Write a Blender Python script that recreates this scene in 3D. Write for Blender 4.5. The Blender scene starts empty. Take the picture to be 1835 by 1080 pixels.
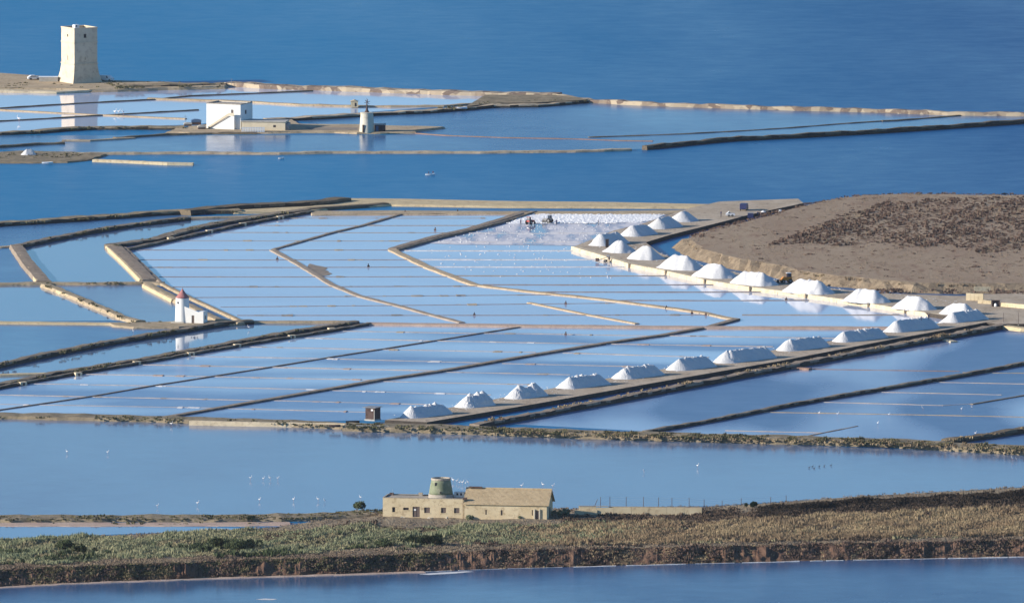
import bpy, bmesh, math, random
import numpy as np
from mathutils import Vector, Matrix
random.seed(7)
rng = np.random.default_rng(11)
sc = bpy.context.scene
COL = sc.collection
R = math.radians

# ---------------------------------------------------------------- camera
PITCH, SLANT = R(6.0), 5500.0
cam_d = bpy.data.cameras.new('camera')
cam = bpy.data.objects.new('camera', cam_d); COL.objects.link(cam)
CAM = Vector((0, -SLANT*math.cos(PITCH), SLANT*math.sin(PITCH)))
cam.location = CAM
cam.rotation_euler = (R(90)-PITCH, 0, 0)
FPX = 35750.0                                   # focal length in photograph pixels (1835 wide)
cam_d.sensor_width = 36.0
cam_d.lens = FPX/1835.0*36.0
cam_d.clip_start = 10.0
cam_d.clip_end = 90000.0
sc.camera = cam

# ---------------------------------------------------------------- light
SUN_EL, SUN_AZ = R(18.0), R(12.0)                # azimuth measured from -X towards the camera (-Y)
sd = Vector((-math.cos(SUN_EL)*math.cos(SUN_AZ), -math.cos(SUN_EL)*math.sin(SUN_AZ), math.sin(SUN_EL)))
w = bpy.data.worlds.new('World'); sc.world = w; w.use_nodes = True
nt = w.node_tree; bg = nt.nodes['Background']
sky = nt.nodes.new('ShaderNodeTexSky'); sky.sky_type = 'NISHITA'; sky.sun_disc = False
sky.sun_elevation = SUN_EL
sky.sun_rotation = math.atan2(sd.x, sd.y)
sky.altitude = 600; sky.air_density = 1.0; sky.dust_density = 0.0; sky.ozone_density = 3.0
tint = nt.nodes.new('ShaderNodeMix'); tint.data_type = 'RGBA'; tint.blend_type = 'MULTIPLY'; tint.inputs[0].default_value = 1.0
tint.inputs[7].default_value = (0.70, 0.97, 1.16, 1); nt.links.new(sky.outputs[0], tint.inputs[6])
nt.links.new(tint.outputs[2], bg.inputs[0]); bg.inputs[1].default_value = 0.085
sl = bpy.data.lights.new('sun', 'SUN'); sl.energy = 5.0; sl.angle = R(0.5); sl.color = (1.0, 0.90, 0.76)
so = bpy.data.objects.new('sun', sl); COL.objects.link(so)
so.rotation_euler = sd.to_track_quat('Z', 'Y').to_euler()
sc.view_settings.view_transform = 'Standard'; sc.view_settings.look = 'None'
sc.view_settings.gamma = 1.0; sc.view_settings.use_curve_mapping = False
sc.view_settings.exposure = 0.60
HAZE = 5.0e-6
sc.cycles.max_bounces = 5; sc.cycles.diffuse_bounces = 2; sc.cycles.glossy_bounces = 3
sc.cycles.caustics_reflective = False; sc.cycles.caustics_refractive = False

# ---------------------------------------------------------------- survey: image point -> ground point at height z
RT = Vector((1, 0, 0)); FW = Vector((0, math.cos(PITCH), -math.sin(PITCH))); UP = Vector((0, math.sin(PITCH), math.cos(PITCH)))
def P(px, py, z=0.0):
    d = RT*((px-917.5)/FPX) + UP*((540.0-py)/FPX) + FW
    t = (z-CAM.z)/d.z
    return CAM + d*t
def mpp(py):                                     # metres per photo pixel, across the view, at that row
    return ((P(918, py)-CAM).dot(FW))/FPX

# ---------------------------------------------------------------- materials
MATS = {}
def new_mat(name):
    m = bpy.data.materials.new(name); m.use_nodes = True
    return m, m.node_tree, m.node_tree.nodes['Principled BSDF']
def mix_node(nt, fac, a, b):
    mx = nt.nodes.new('ShaderNodeMix'); mx.data_type = 'RGBA'
    for s, v in ((0, fac), (6, a), (7, b)):
        if hasattr(v, 'links'): nt.links.new(v, mx.inputs[s])
        elif s == 0: mx.inputs[s].default_value = v
        else: mx.inputs[s].default_value = (*v, 1)
    return mx.outputs[2]
def noise(nt, scale, detail=4, rough=0.6, stretch=(1, 1, 1), off=0.0):
    g = nt.nodes.new('ShaderNodeNewGeometry')
    mp = nt.nodes.new('ShaderNodeMapping'); mp.inputs['Scale'].default_value = stretch
    mp.inputs['Location'].default_value = (off, off*1.7, off*0.3)
    nt.links.new(g.outputs['Position'], mp.inputs['Vector'])
    n = nt.nodes.new('ShaderNodeTexNoise'); n.inputs['Scale'].default_value = scale
    n.inputs['Detail'].default_value = detail; n.inputs['Roughness'].default_value = rough
    nt.links.new(mp.outputs[0], n.inputs['Vector'])
    return n.outputs['Fac']
def ramp(nt, fac, lo, hi, a=0.0, b=1.0):
    r = nt.nodes.new('ShaderNodeMapRange')
    r.inputs[1].default_value = lo; r.inputs[2].default_value = hi
    r.inputs[3].default_value = a; r.inputs[4].default_value = b
    nt.links.new(fac, r.inputs[0]); return r.outputs[0]
def water(name, col, col2, r_lo, r_hi, scale=0.012, stretch=(1, 0.35, 1), off=0.0, lo=0.38, hi=0.62, det=4, fine=0.3, bump=0.0, grad=None):
    m, nt, b = new_mat(name)
    n = ramp(nt, noise(nt, scale, det, 0.5, stretch, off), lo, hi)
    n2 = ramp(nt, noise(nt, 0.3, 5, 0.72, (0.35, 0.5, 1), off+3), 0.3, 0.7)
    nn = nt.nodes.new('ShaderNodeMath'); nn.operation = 'MULTIPLY_ADD'
    nt.links.new(n2, nn.inputs[0]); nn.inputs[1].default_value = fine
    nn2 = nt.nodes.new('ShaderNodeMath'); nn2.operation = 'MULTIPLY'; nn2.inputs[1].default_value = 1-fine
    nt.links.new(n, nn2.inputs[0]); nt.links.new(nn2.outputs[0], nn.inputs[2])
    f = nn.outputs[0]
    c = mix_node(nt, f, col, col2)
    if grad:                                       # base colour darkens from left to right
        g = nt.nodes.new('ShaderNodeNewGeometry'); sx = nt.nodes.new('ShaderNodeSeparateXYZ'); nt.links.new(g.outputs['Position'], sx.inputs[0])
        c = mix_node(nt, ramp(nt, sx.outputs[0], -60, 170), c, grad)
    nt.links.new(c, b.inputs['Base Color'])
    nt.links.new(ramp(nt, f, 0, 1, r_lo, r_hi), b.inputs['Roughness'])
    b.inputs['IOR'].default_value = 1.333
    if bump > 0:
        bp = nt.nodes.new('ShaderNodeBump'); bp.inputs['Strength'].default_value = 1.0; bp.inputs['Distance'].default_value = bump
        nt.links.new(noise(nt, 0.35, 3, 0.6, (0.5, 0.22, 1), off), bp.inputs['Height'])
        nt.links.new(bp.outputs[0], b.inputs['Normal'])
    MATS[name] = m; return m
def earth(name, c1, c2, c3, s1=0.15, s2=1.2, rough=0.95, lo=0.35, hi=0.65, bump=0.15, spec=0.1, st=(1, 1, 1)):
    m, nt, b = new_mat(name)
    a = mix_node(nt, ramp(nt, noise(nt, s1, 5, 0.6, st), lo, hi), c1, c2)
    nt.links.new(mix_node(nt, ramp(nt, noise(nt, s2, 4, 0.7, st, 5.0), 0.52, 0.72), a, c3), b.inputs['Base Color'])
    b.inputs['Roughness'].default_value = rough; b.inputs['Specular IOR Level'].default_value = spec
    if bump > 0:
        bp = nt.nodes.new('ShaderNodeBump'); bp.inputs['Strength'].default_value = 0.8; bp.inputs['Distance'].default_value = bump
        nt.links.new(noise(nt, 2.2, 4, 0.7, st), bp.inputs['Height']); nt.links.new(bp.outputs[0], b.inputs['Normal'])
    MATS[name] = m; return m
def plain(name, c, rough=0.6, spec=0.3, var=0.15, s=1.0):
    m, nt, b = new_mat(name)
    nt.links.new(mix_node(nt, ramp(nt, noise(nt, s, 4, 0.6), 0.3, 0.7), tuple(x*(1-var) for x in c), tuple(min(1, x*(1+var)) for x in c)), b.inputs['Base Color'])
    b.inputs['Roughness'].default_value = rough; b.inputs['Specular IOR Level'].default_value = spec
    MATS[name] = m; return m

water('sea', (0.004, 0.135, 0.32), (0.006, 0.18, 0.38), 0.26, 0.44, 0.012, (1, 0.3, 1), fine=0.55, grad=(0.004, 0.070, 0.22))
water('lagoon_water', (0.06, 0.16, 0.32), (0.05, 0.14, 0.29), 0.16, 0.32, 0.01)
water('pan_water', (0.47, 0.59, 0.80), (0.40, 0.47, 0.66), 0.02, 0.10, 0.014, (0.5, 1.1, 1), off=4, det=2, fine=0.2)
water('pan_mixed', (0.42, 0.53, 0.73), (0.14, 0.24, 0.42), 0.04, 0.26, 0.022, (0.5, 1.1, 1), off=9, lo=0.42, hi=0.58, det=1.5, fine=0.12)
water('near_lagoon', (0.15, 0.21, 0.33), (0.13, 0.19, 0.31), 0.10, 0.22, 0.01, off=2)
water('pond_water', (0.16, 0.24, 0.38), (0.13, 0.21, 0.35), 0.05, 0.10, 0.02, off=6)
water('right_pan_water', (0.32, 0.38, 0.56), (0.08, 0.16, 0.30), 0.06, 0.34, 0.02, (1, 0.3, 1), off=12, lo=0.40, hi=0.58, det=1.5, fine=0.12)
earth('tan_earth', (0.40, 0.31, 0.21), (0.50, 0.40, 0.27), (0.20, 0.16, 0.11))
earth('dark_earth', (0.13, 0.105, 0.08), (0.20, 0.16, 0.11), (0.06, 0.055, 0.04))
earth('pale_stone', (0.55, 0.46, 0.32), (0.66, 0.56, 0.40), (0.34, 0.27, 0.19), s1=0.3, s2=0.8)
earth('pink_earth', (0.44, 0.32, 0.26), (0.52, 0.40, 0.32), (0.34, 0.26, 0.21))
earth('mud', (0.25, 0.21, 0.17), (0.33, 0.28, 0.23), (0.16, 0.13, 0.11))
earth('salt', (0.66, 0.66, 0.66), (0.62, 0.62, 0.63), (0.55, 0.56, 0.58), rough=0.75, bump=0.12, s1=0.5)

# ---------------------------------------------------------------- mesh helpers
def mesh_obj(name, V, F, mat=None, parent=None, smooth=False, loc=None):
    me = bpy.data.meshes.new(name)
    V = np.asarray(V, dtype=np.float64)
    if loc is None and parent is None and len(V):
        loc = Vector((V[:, 0].mean(), V[:, 1].mean(), V[:, 2].min())); V = V-np.array(loc)
    me.from_pydata(V.tolist(), [], [list(map(int, f)) for f in F]); me.update()
    if mat: me.materials.append(MATS[mat] if isinstance(mat, str) else mat)
    if smooth: me.polygons.foreach_set('use_smooth', [True]*len(me.polygons))
    o = bpy.data.objects.new(name, me); COL.objects.link(o)
    if parent is not None: o.parent = parent
    elif loc is not None: o.location = loc
    return o
def structure(o): o['kind'] = 'structure'; return o
def tag(o, label, cat, group=None):
    o['label'] = label; o['category'] = cat
    if group: o['group'] = group
    return o
def sheet(name, pts, z, mat):
    V = [P(x, y, z) for x, y in pts]
    return structure(mesh_obj(name, [tuple(v) for v in V], [list(range(len(V)))[::-1] if area(V) < 0 else list(range(len(V)))], mat))
def area(V):
    return sum(V[i].x*V[(i+1) % len(V)].y-V[(i+1) % len(V)].x*V[i].y for i in range(len(V)))
def snoise(t, k):                                # cheap smooth 1-D noise
    return math.sin(t*1.7+k)*0.4+math.sin(t*0.61+k*2.3)*0.35+math.sin(t*4.1+k*5.1)*0.25

earth('sunlit_salt', (0.88, 0.88, 0.88), (0.84, 0.84, 0.85), (0.72, 0.73, 0.76), rough=0.8, bump=0.05, s1=0.5)  # same salt, whiter: full sunlight put into the colour
earth('stone_mix', (0.36, 0.29, 0.21), (0.52, 0.43, 0.31), (0.12, 0.10, 0.09), s1=0.25, s2=0.5)
earth('scrub_earth', (0.20, 0.165, 0.115), (0.33, 0.265, 0.18), (0.08, 0.085, 0.05), s1=0.25, s2=0.7)
earth('yellow_earth', (0.52, 0.41, 0.25), (0.60, 0.49, 0.31), (0.36, 0.28, 0.18), s1=0.2, s2=0.7)
earth('red_earth', (0.28, 0.17, 0.13), (0.36, 0.24, 0.18), (0.18, 0.12, 0.10), s1=0.3)
earth('mid_earth', (0.30, 0.25, 0.20), (0.38, 0.31, 0.24), (0.22, 0.18, 0.15), s1=0.3)
earth('brown_board', (0.24, 0.19, 0.17), (0.31, 0.25, 0.22), (0.17, 0.14, 0.13), s1=0.3)
earth('dark_top', (0.17, 0.14, 0.11), (0.30, 0.25, 0.19), (0.09, 0.08, 0.07), s1=0.3, s2=1.0)
earth('dark_top2', (0.24, 0.19, 0.15), (0.33, 0.27, 0.21), (0.13, 0.11, 0.09), s1=0.4, s2=1.0)
earth('tan_scrub', (0.34, 0.27, 0.18), (0.44, 0.35, 0.24), (0.13, 0.12, 0.08), s1=0.3, s2=0.8)
earth('pale_divider', (0.43, 0.37, 0.33), (0.52, 0.46, 0.42), (0.32, 0.27, 0.24), s1=0.2)
earth('salt_edge', (0.62, 0.58, 0.55), (0.80, 0.78, 0.76), (0.40, 0.36, 0.33), s1=0.35, s2=0.9)
earth('quay_ground', (0.40, 0.32, 0.235), (0.50, 0.42, 0.325), (0.26, 0.21, 0.165), s1=0.12, s2=0.6, st=(1, 0.5, 1))
earth('field_soil', (0.30, 0.22, 0.155), (0.37, 0.285, 0.20), (0.23, 0.145, 0.10), s1=0.035, s2=0.25, st=(1, 0.3, 1), bump=0.3)
earth('dry_bank', (0.23, 0.175, 0.12), (0.33, 0.26, 0.18), (0.11, 0.085, 0.06), s1=0.6, s2=0.9, st=(1, 1, 0.3), bump=0.5)
earth('marsh_soil', (0.24, 0.19, 0.13), (0.30, 0.245, 0.17), (0.16, 0.12, 0.09), s1=0.08, s2=0.5, bump=0.4)
earth('bank_soil', (0.13, 0.075, 0.052), (0.185, 0.115, 0.08), (0.085, 0.055, 0.042), s1=0.12, s2=0.5, st=(1, 0.6, 0.8), bump=0.5)
water('front_water', (0.06, 0.12, 0.23), (0.03, 0.08, 0.19), 0.12, 0.28, 0.012, off=20)
def wet_salt():
    m, nt, b = new_mat('wet_salt')
    n = ramp(nt, noise(nt, 0.16, 6, 0.65, (1, 0.22, 1), 3.0), 0.40, 0.55)
    nt.links.new(mix_node(nt, n, (0.24, 0.28, 0.40), (0.66, 0.65, 0.68)), b.inputs['Base Color'])
    nt.links.new(ramp(nt, n, 0, 1, 0.08, 0.7), b.inputs['Roughness'])
    b.inputs['IOR'].default_value = 1.333
    MATS['wet_salt'] = m
wet_salt()
def leafy(name, c1, c2, c3, s=0.045):
    m, nt, b = new_mat(name)
    a = mix_node(nt, ramp(nt, noise(nt, s, 4, 0.6), 0.44, 0.56), c1, c2)
    nt.links.new(mix_node(nt, ramp(nt, noise(nt, 0.45, 4, 0.7, (1, 1, 1), 8), 0.48, 0.66), a, c3), b.inputs['Base Color'])
    b.inputs['Roughness'].default_value = 0.85; b.inputs['Specular IOR Level'].default_value = 0.1
    MATS[name] = m
leafy('reed_green', (0.21, 0.235, 0.14), (0.31, 0.30, 0.18), (0.14, 0.165, 0.105))
leafy('reed_olive', (0.33, 0.29, 0.175), (0.26, 0.24, 0.145), (0.18, 0.17, 0.105))
leafy('reed_dry', (0.36, 0.28, 0.17), (0.26, 0.19, 0.12), (0.22, 0.165, 0.105))
leafy('scrub_dark', (0.10, 0.07, 0.055), (0.13, 0.095, 0.07), (0.045, 0.035, 0.025))
leafy('scrub_olive', (0.11, 0.11, 0.06), (0.16, 0.14, 0.08), (0.06, 0.06, 0.035), 0.3)
leafy('scrub_brown', (0.15, 0.10, 0.08), (0.19, 0.13, 0.10), (0.09, 0.06, 0.05), 0.3)
leafy('shrub_leaf', (0.05, 0.07, 0.035), (0.07, 0.085, 0.04), (0.03, 0.045, 0.025), 0.5)
plain('white_wall', (0.80, 0.80, 0.78), 0.8, 0.1, 0.04, 0.5)
plain('cream_wall', (0.62, 0.55, 0.42), 0.9, 0.1, 0.10, 0.5)
earth('farm_wall', (0.58, 0.47, 0.30), (0.68, 0.58, 0.40), (0.36, 0.27, 0.17), s1=0.25, s2=0.8, bump=0.05)
earth('tower_stone', (0.60, 0.51, 0.38), (0.68, 0.58, 0.44), (0.46, 0.37, 0.28), s1=0.2, s2=0.6, bump=0.1)
earth('mill_stone', (0.56, 0.52, 0.42), (0.64, 0.60, 0.50), (0.44, 0.40, 0.32), s1=0.4, s2=1.0, bump=0.05)
earth('green_plaster', (0.17, 0.20, 0.13), (0.25, 0.27, 0.19), (0.36, 0.35, 0.26), s1=0.5, s2=0.9, bump=0.05)
earth('tile_roof', (0.49, 0.38, 0.235), (0.56, 0.44, 0.28), (0.38, 0.28, 0.175), s1=0.3, s2=1.2, bump=0.1)
earth('roof_screed', (0.36, 0.32, 0.27), (0.44, 0.39, 0.33), (0.26, 0.22, 0.19), s1=0.4)
earth('red_roof', (0.36, 0.15, 0.15), (0.42, 0.20, 0.19), (0.20, 0.05, 0.05), s1=0.8, bump=0.03)
earth('wood_dark', (0.09, 0.06, 0.055), (0.13, 0.09, 0.08), (0.05, 0.035, 0.03), s1=0.8, bump=0.03)
plain('opening_dark', (0.035, 0.03, 0.035), 0.5)
plain('shutter_brown', (0.13, 0.10, 0.09), 0.7)
plain('glass', (0.05, 0.07, 0.10), 0.08, 0.6)
plain('white_paint', (0.80, 0.81, 0.82), 0.35, 0.5, 0.03)
plain('orange_paint', (0.55, 0.22, 0.03), 0.45, 0.4)
plain('red_paint', (0.40, 0.06, 0.05), 0.45, 0.4)
plain('blue_paint', (0.03, 0.04, 0.13), 0.45, 0.4)
plain('grey_metal', (0.25, 0.25, 0.26), 0.5, 0.4)
plain('rubber', (0.02, 0.02, 0.02), 0.8)
plain('concrete', (0.45, 0.43, 0.39), 0.9, 0.1)
plain('blue_tarp', (0.08, 0.14, 0.25), 0.6)
plain('skin', (0.35, 0.20, 0.14), 0.6); plain('cloth_dark', (0.05, 0.05, 0.07), 0.9, 0.1); plain('cloth_red', (0.30, 0.06, 0.05), 0.9, 0.1)
plain('feather_white', (0.80, 0.77, 0.76), 0.8, 0.1, 0.04); plain('feather_dark', (0.05, 0.045, 0.05), 0.8, 0.1); plain('bird_leg', (0.45, 0.25, 0.25), 0.7)
leafy('field_grass', (0.24, 0.19, 0.135), (0.29, 0.23, 0.165), (0.19, 0.15, 0.11))

def block_stone():                                # stone facing with darker gaps, blocks about 1.5 m long
    m, nt, b = new_mat('block_stone')
    v = nt.nodes.new('ShaderNodeTexVoronoi'); v.feature = 'F1'; v.inputs['Scale'].default_value = 0.45
    g = nt.nodes.new('ShaderNodeNewGeometry'); nt.links.new(g.outputs['Position'], v.inputs['Vector'])
    cr = nt.nodes.new('ShaderNodeSeparateColor'); nt.links.new(v.outputs['Color'], cr.inputs[0])
    a = mix_node(nt, ramp(nt, cr.outputs[0], 0.25, 0.75), (0.20, 0.15, 0.12), (0.50, 0.41, 0.29))
    nt.links.new(mix_node(nt, ramp(nt, noise(nt, 0.8, 4, 0.7), 0.55, 0.7), a, (0.40, 0.33, 0.25)), b.inputs['Base Color'])
    b.inputs['Roughness'].default_value = 0.95; b.inputs['Specular IOR Level'].default_value = 0.1
    MATS['block_stone'] = m
block_stone()

earth('shade_dark', (0.055, 0.045, 0.04), (0.085, 0.07, 0.055), (0.035, 0.03, 0.028), s1=0.4, s2=1.0, rough=0.8)  # near-black bank sides: shade put into the colour

leafy('ditch_shade_scrub', (0.035, 0.028, 0.022), (0.05, 0.038, 0.03), (0.02, 0.018, 0.016))
leafy('marsh_straw', (0.26, 0.21, 0.15), (0.20, 0.155, 0.115), (0.14, 0.10, 0.08))

earth('shade_brown', (0.14, 0.11, 0.09), (0.20, 0.16, 0.12), (0.09, 0.075, 0.06), s1=0.4, s2=1.0, rough=0.8)  # lighter brown version of the painted shade, for field bank sides
# ---------------------------------------------------------------- water
sea = mesh_obj('sea', [(-40000, -9000, 0), (40000, -9000, 0), (40000, 60000, 0), (-40000, 60000, 0)], [(0, 1, 2, 3)], 'sea', loc=Vector((0, 0, 0))); structure(sea)
bed = mesh_obj('sea_bed', [(-40000, -9000, -3), (40000, -9000, -3), (40000, 60000, -3), (-40000, 60000, -3)], [(0, 1, 2, 3)], 'mud', loc=Vector((0, 0, 0))); structure(bed)
sheet('lagoon', [(-60, 164), (100, 169), (400, 156), (480, 153), (870, 168), (880, 185), (590, 206), (480, 214), (330, 224), (110, 230), (-60, 240)], 0.03, 'pan_water')
sheet('lagoon', [(-60, 243), (300, 243), (745, 242), (1170, 253), (1155, 267), (1030, 271), (500, 275), (130, 276), (-60, 265)], 0.03, 'lagoon_water')
sheet('lagoon', [(530, 217), (820, 196), (1060, 181), (1440, 194), (1700, 203), (1900, 206), (1900, 213), (1560, 236), (1155, 266), (1040, 250), (745, 243)], 0.02, 'lagoon_water')
sheet('lagoon', [(-60, 403), (335, 381), (335, 391), (35, 441), (-60, 443)], 0.03, 'lagoon_water')
sheet('lagoon', [(35, 441), (333, 391), (455, 386), (190, 443), (255, 505), (85, 506)], 0.03, 'pond_water')
sheet('lagoon', [(-60, 443), (22, 442), (70, 507), (-60, 509)], 0.03, 'lagoon_water')
sheet('lagoon', [(-60, 511), (80, 510), (228, 574), (-60, 577)], 0.03, 'pond_water')
sheet('lagoon', [(82, 508), (255, 508), (395, 577), (235, 577)], 0.03, 'near_lagoon')
sheet('lagoon', [(-60, 579), (240, 582), (400, 582), (-60, 667)], 0.03, 'lagoon_water')
sheet('lagoon', [(-60, 668), (400, 583), (640, 579), (-60, 706)], 0.04, 'pond_water')
sheet('salt_pan', [(560, 380), (942, 378), (1200, 382), (1150, 415), (1030, 446), (1560, 542), (1770, 582), (1580, 588), (1400, 587), (1270, 586), (640, 578), (440, 577), (335, 531), (289, 508), (228, 446)], 0.05, 'pan_water')
sheet('salt_pan', [(640, 580), (960, 584), (1270, 587), (1600, 588), (1180, 670), (690, 752), (500, 756), (300, 748), (-60, 740), (-60, 710)], 0.05, 'pan_mixed')
sheet('lagoon', [(890, 758), (1400, 664), (1790, 595), (1900, 597), (1900, 806), (1335, 782)], 0.03, 'right_pan_water')
sheet('lagoon', [(-60, 745), (640, 768), (1900, 815), (1900, 868), (1270, 906), (640, 921), (-60, 926)], 0.02, 'near_lagoon')
sheet('lagoon', [(-60, 943), (250, 942), (480, 946), (350, 952), (200, 957), (80, 963), (-60, 966)], 0.04, 'pond_water')
# ---------------------------------------------------------------- earth banks
SIDE = []
def dike(name, pts, wt, h, mat, run=0.6, z0=0.0, rough=0.18, step=2.5, side=None):
    """an embankment: crest width wt, height h above the water, sides running out by run*h; pts may carry a width as 3rd value"""
    W = [(P(p[0], p[1], z0+h*0.5), (p[2] if len(p) > 2 else wt)) for p in pts]
    line = []
    for (a, wa), (b, wb) in zip(W[:-1], W[1:]):
        n = max(1, int((b-a).length/step))
        for i in range(n): line.append((a.lerp(b, i/n), wa+(wb-wa)*i/n))
    line.append(W[-1])
    k = random.uniform(0, 50); V = []; F = []
    N = len(line); s = 0
    prof_n = 9
    for i, (p, wd) in enumerate(line):
        a = line[max(0, i-2)][0]; b = line[min(N-1, i+2)][0]
        d = (b-a); d.z = 0
        if d.length < 1e-6: d = Vector((1, 0, 0))
        d.normalize(); nrm = Vector((-d.y, d.x, 0))
        if i: s += (p-line[i-1][0]).length
        hh = h*(1+rough*0.6*snoise(s*0.33, k)); ww = wd*0.5*(1+rough*0.5*snoise(s*0.21, k+9))
        sl = run*h*(1+rough*snoise(s*0.4, k+4)); sr = run*h*(1+rough*snoise(s*0.37, k+6))
        off = wd*0.08*rough*4*snoise(s*0.13, k+2)
        jt = lambda: random.uniform(-1, 1)*rough*h*0.25
        prof = [(-ww-sl*1.35, -0.6), (-ww-sl, -0.02), (-ww-sl*0.5, hh*0.55+jt()), (-ww, hh*0.97+jt()*0.5), (off, hh*1.03+jt()*0.4),
                (ww, hh*0.97+jt()*0.5), (ww+sr*0.5, hh*0.55+jt()), (ww+sr, -0.02), (ww+sr*1.35, -0.6)]
        for o_, z_ in prof:
            q = p+nrm*(o_+jt()*0.5)
            V.append((q.x, q.y, z0+z_))
    for i in range(N-1):
        for j in range(prof_n-1):
            a = i*prof_n+j
            F.append((a, a+prof_n, a+prof_n+1, a+1))
    F.append(tuple(range(prof_n))[::-1]); F.append(tuple((N-1)*prof_n+j for j in range(prof_n)))
    F = [tuple(reversed(f)) for f in F]
    o = mesh_obj(name, V, F, mat)
    if side:
        o.data.materials.append(MATS[side])
        for p in o.data.polygons[:(N-1)*8]:
            if p.index % 8 not in (2, 3, 4, 5) : p.material_index = 1
            elif p.index % 8 in (2, 5) and random.random() < 0.5: p.material_index = 1
    return structure(o)
def land(name, pts, h, mat, slope=1.0, z0=0.0, rough=0.1, step=3.0, side=None):
    """a raised piece of ground with banked edges; pts = outline of the top"""
    W = [P(x, y, h) for x, y in pts]
    if area(W) < 0: W.reverse()
    line = []
    for a, b in zip(W, W[1:]+W[:1]):
        n = max(1, int((b-a).length/step))
        for i in range(n): line.append(a.lerp(b, i/n))
    N = len(line); V = []; F = []
    for ring, (o_, z_) in enumerate(((0, h), (0.5, h*0.6), (1.0, 0.0), (1.5, -0.8))):
        for i, p in enumerate(line):
            d = line[(i+2) % N]-line[i-2]; d.z = 0; d.normalize()
            nrm = Vector((d.y, -d.x, 0))
            q = p+nrm*(o_*slope*h+random.uniform(-1, 1)*rough*slope*(1 if ring in (0, 1) else 0.6))
            V.append((q.x, q.y, z0+z_+(random.uniform(-1, 1)*rough*0.5*h if ring == 1 else 0)))
    for r_ in range(3):
        for i in range(N):
            a = r_*N+i; b = r_*N+(i+1) % N
            F.append((a, a+N, b+N, b))
    F.append(tuple(range(N)))
    o = mesh_obj(name, V, F, mat)
    if side:
        o.data.materials.append(MATS[side])
        for p in o.data.polygons[:-1]: p.material_index = 1
    return structure(o)
# salt heaps
def heap(ax, ay, ridge_px, H, zb, ang, slope=37, label='', group='', seed=0, lump=0.16, by=None):
    A = P(ax, ay, zb+H)
    L = ridge_px*mpp(ay)/math.cos(R(ang))
    d = Vector((math.cos(R(ang)), math.sin(R(ang)), 0)); n = Vector((-d.y, d.x, 0))
    T = math.tan(R(slope)); Rr = H/T
    rs = np.random.default_rng(seed+100)
    nx = int((L+2*Rr+1)/0.38); ny = int((2*Rr+1)/0.38)
    xs = np.linspace(-Rr-0.5, L+Rr+0.5, nx); ys = np.linspace(-Rr-0.5, Rr+0.5, ny)
    X, Y = np.meshgrid(xs, ys, indexing='ij')
    def sn(X, Y, f, k):
        return np.sin(X*f+k)*np.cos(Y*f*1.13+k*1.7)+0.6*np.sin(X*f*2.1+Y*f*1.7+k*3.1)
    dx = np.maximum(0, np.maximum(-X, X-L)); D = np.sqrt(dx**2+Y**2)
    D = D+0.18*sn(X, Y, 0.8, seed*1.3)
    top = H*(1+0.05*sn(X, Y, 0.9, seed*2.0))*(1-0.10*np.clip(X/max(L, 1), 0, 1)*(L > 8))
    Z = np.minimum(top, T*(Rr-D)+0.0)
    Z = Z-0.22*np.exp(-((H-Z)/0.5)**2)*0.6        # softened crest
    # separate tipped loads along the crest
    for q in range(int(max(1, L/1.6))):
        cx = rs.uniform(-0.2, L+0.2); cy = rs.uniform(-0.5, 0.5); hh = rs.uniform(0.1, 0.5)*lump/0.16
        Z = np.maximum(Z, np.where(Z > H*0.3, H-0.15+hh-T*1.1*np.sqrt((X-cx)**2+(Y-cy)**2), -9))
    Z = Z+lump*0.35*rs.normal(size=Z.shape)*np.clip(Z, 0, 1)*0.5
    Z = np.where(Z < 0, -0.15, Z)
    V = np.stack([A.x+d.x*X+n.x*Y, A.y+d.y*X+n.y*Y, zb+Z], -1).reshape(-1, 3)
    F = []
    zf = Z
    for i in range(nx-1):
        for j in range(ny-1):
            if max(zf[i, j], zf[i+1, j], zf[i, j+1], zf[i+1, j+1]) > 0:
                a = i*ny+j; F.append((a, a+ny, a+ny+1, a+1))
    used = np.unique(np.array(F)); mp = -np.ones(nx*ny, int); mp[used] = np.arange(len(used))
    o = mesh_obj('salt_heap', V[used], [tuple(mp[list(f)]) for f in F], 'salt')
    tag(o, label, 'salt heap', group)
    return o
# ---------------------------------------------------------------- banks, far part
dike('earth_bank', [(412, 150), (480, 155), (640, 160), (800, 166), (1003, 171)], 5.0, 1.2, 'block_stone', 0.25, rough=0.35)
dike('earth_bank', [(1003, 173), (1060, 181), (1180, 187), (1300, 191), (1440, 195), (1560, 198), (1700, 203), (1900, 206)], 2.5, 1.1, 'block_stone', 0.3, rough=0.45)
dike('earth_bank', [(-60, 196), (0, 194), (110, 187), (280, 178), (340, 172), (440, 168), (560, 163)], 1.0, 0.35, 'dark_earth', 0.5, rough=0.35)
dike('earth_bank', [(265, 177), (340, 179), (453, 183), (538, 188), (623, 190), (700, 191), (793, 190), (870, 184)], 2.2, 0.5, 'tan_earth', 0.5, rough=0.4)
dike('earth_bank', [(476, 215), (524, 213), (595, 209), (652, 205), (765, 200), (822, 195), (880, 190), (960, 189), (1050, 181)], 4.0, 0.9, 'stone_mix', 0.2, rough=0.4, side='shade_dark')
land('earth_bank', [(870, 170), (1000, 170), (1012, 172), (1055, 177), (1050, 179), (960, 184), (880, 185), (835, 191)], 1.1, 'scrub_earth', 0.5, rough=0.3, side='shade_dark')
dike('earth_bank', [(-60, 194), (0, 197), (111, 203), (194, 207), (333, 213)], 1.4, 0.35, 'tan_earth', 0.6)
dike('earth_bank', [(-60, 221), (0, 217), (111, 211), (194, 206), (355, 197)], 0.9, 0.35, 'dark_earth', 0.6, rough=0.35)
dike('earth_bank', [(-60, 240), (0, 239), (70, 236), (111, 232), (167, 229), (250, 229), (330, 229)], 4.0, 0.9, 'scrub_earth', 0.25, rough=0.45, side='shade_dark')
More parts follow.
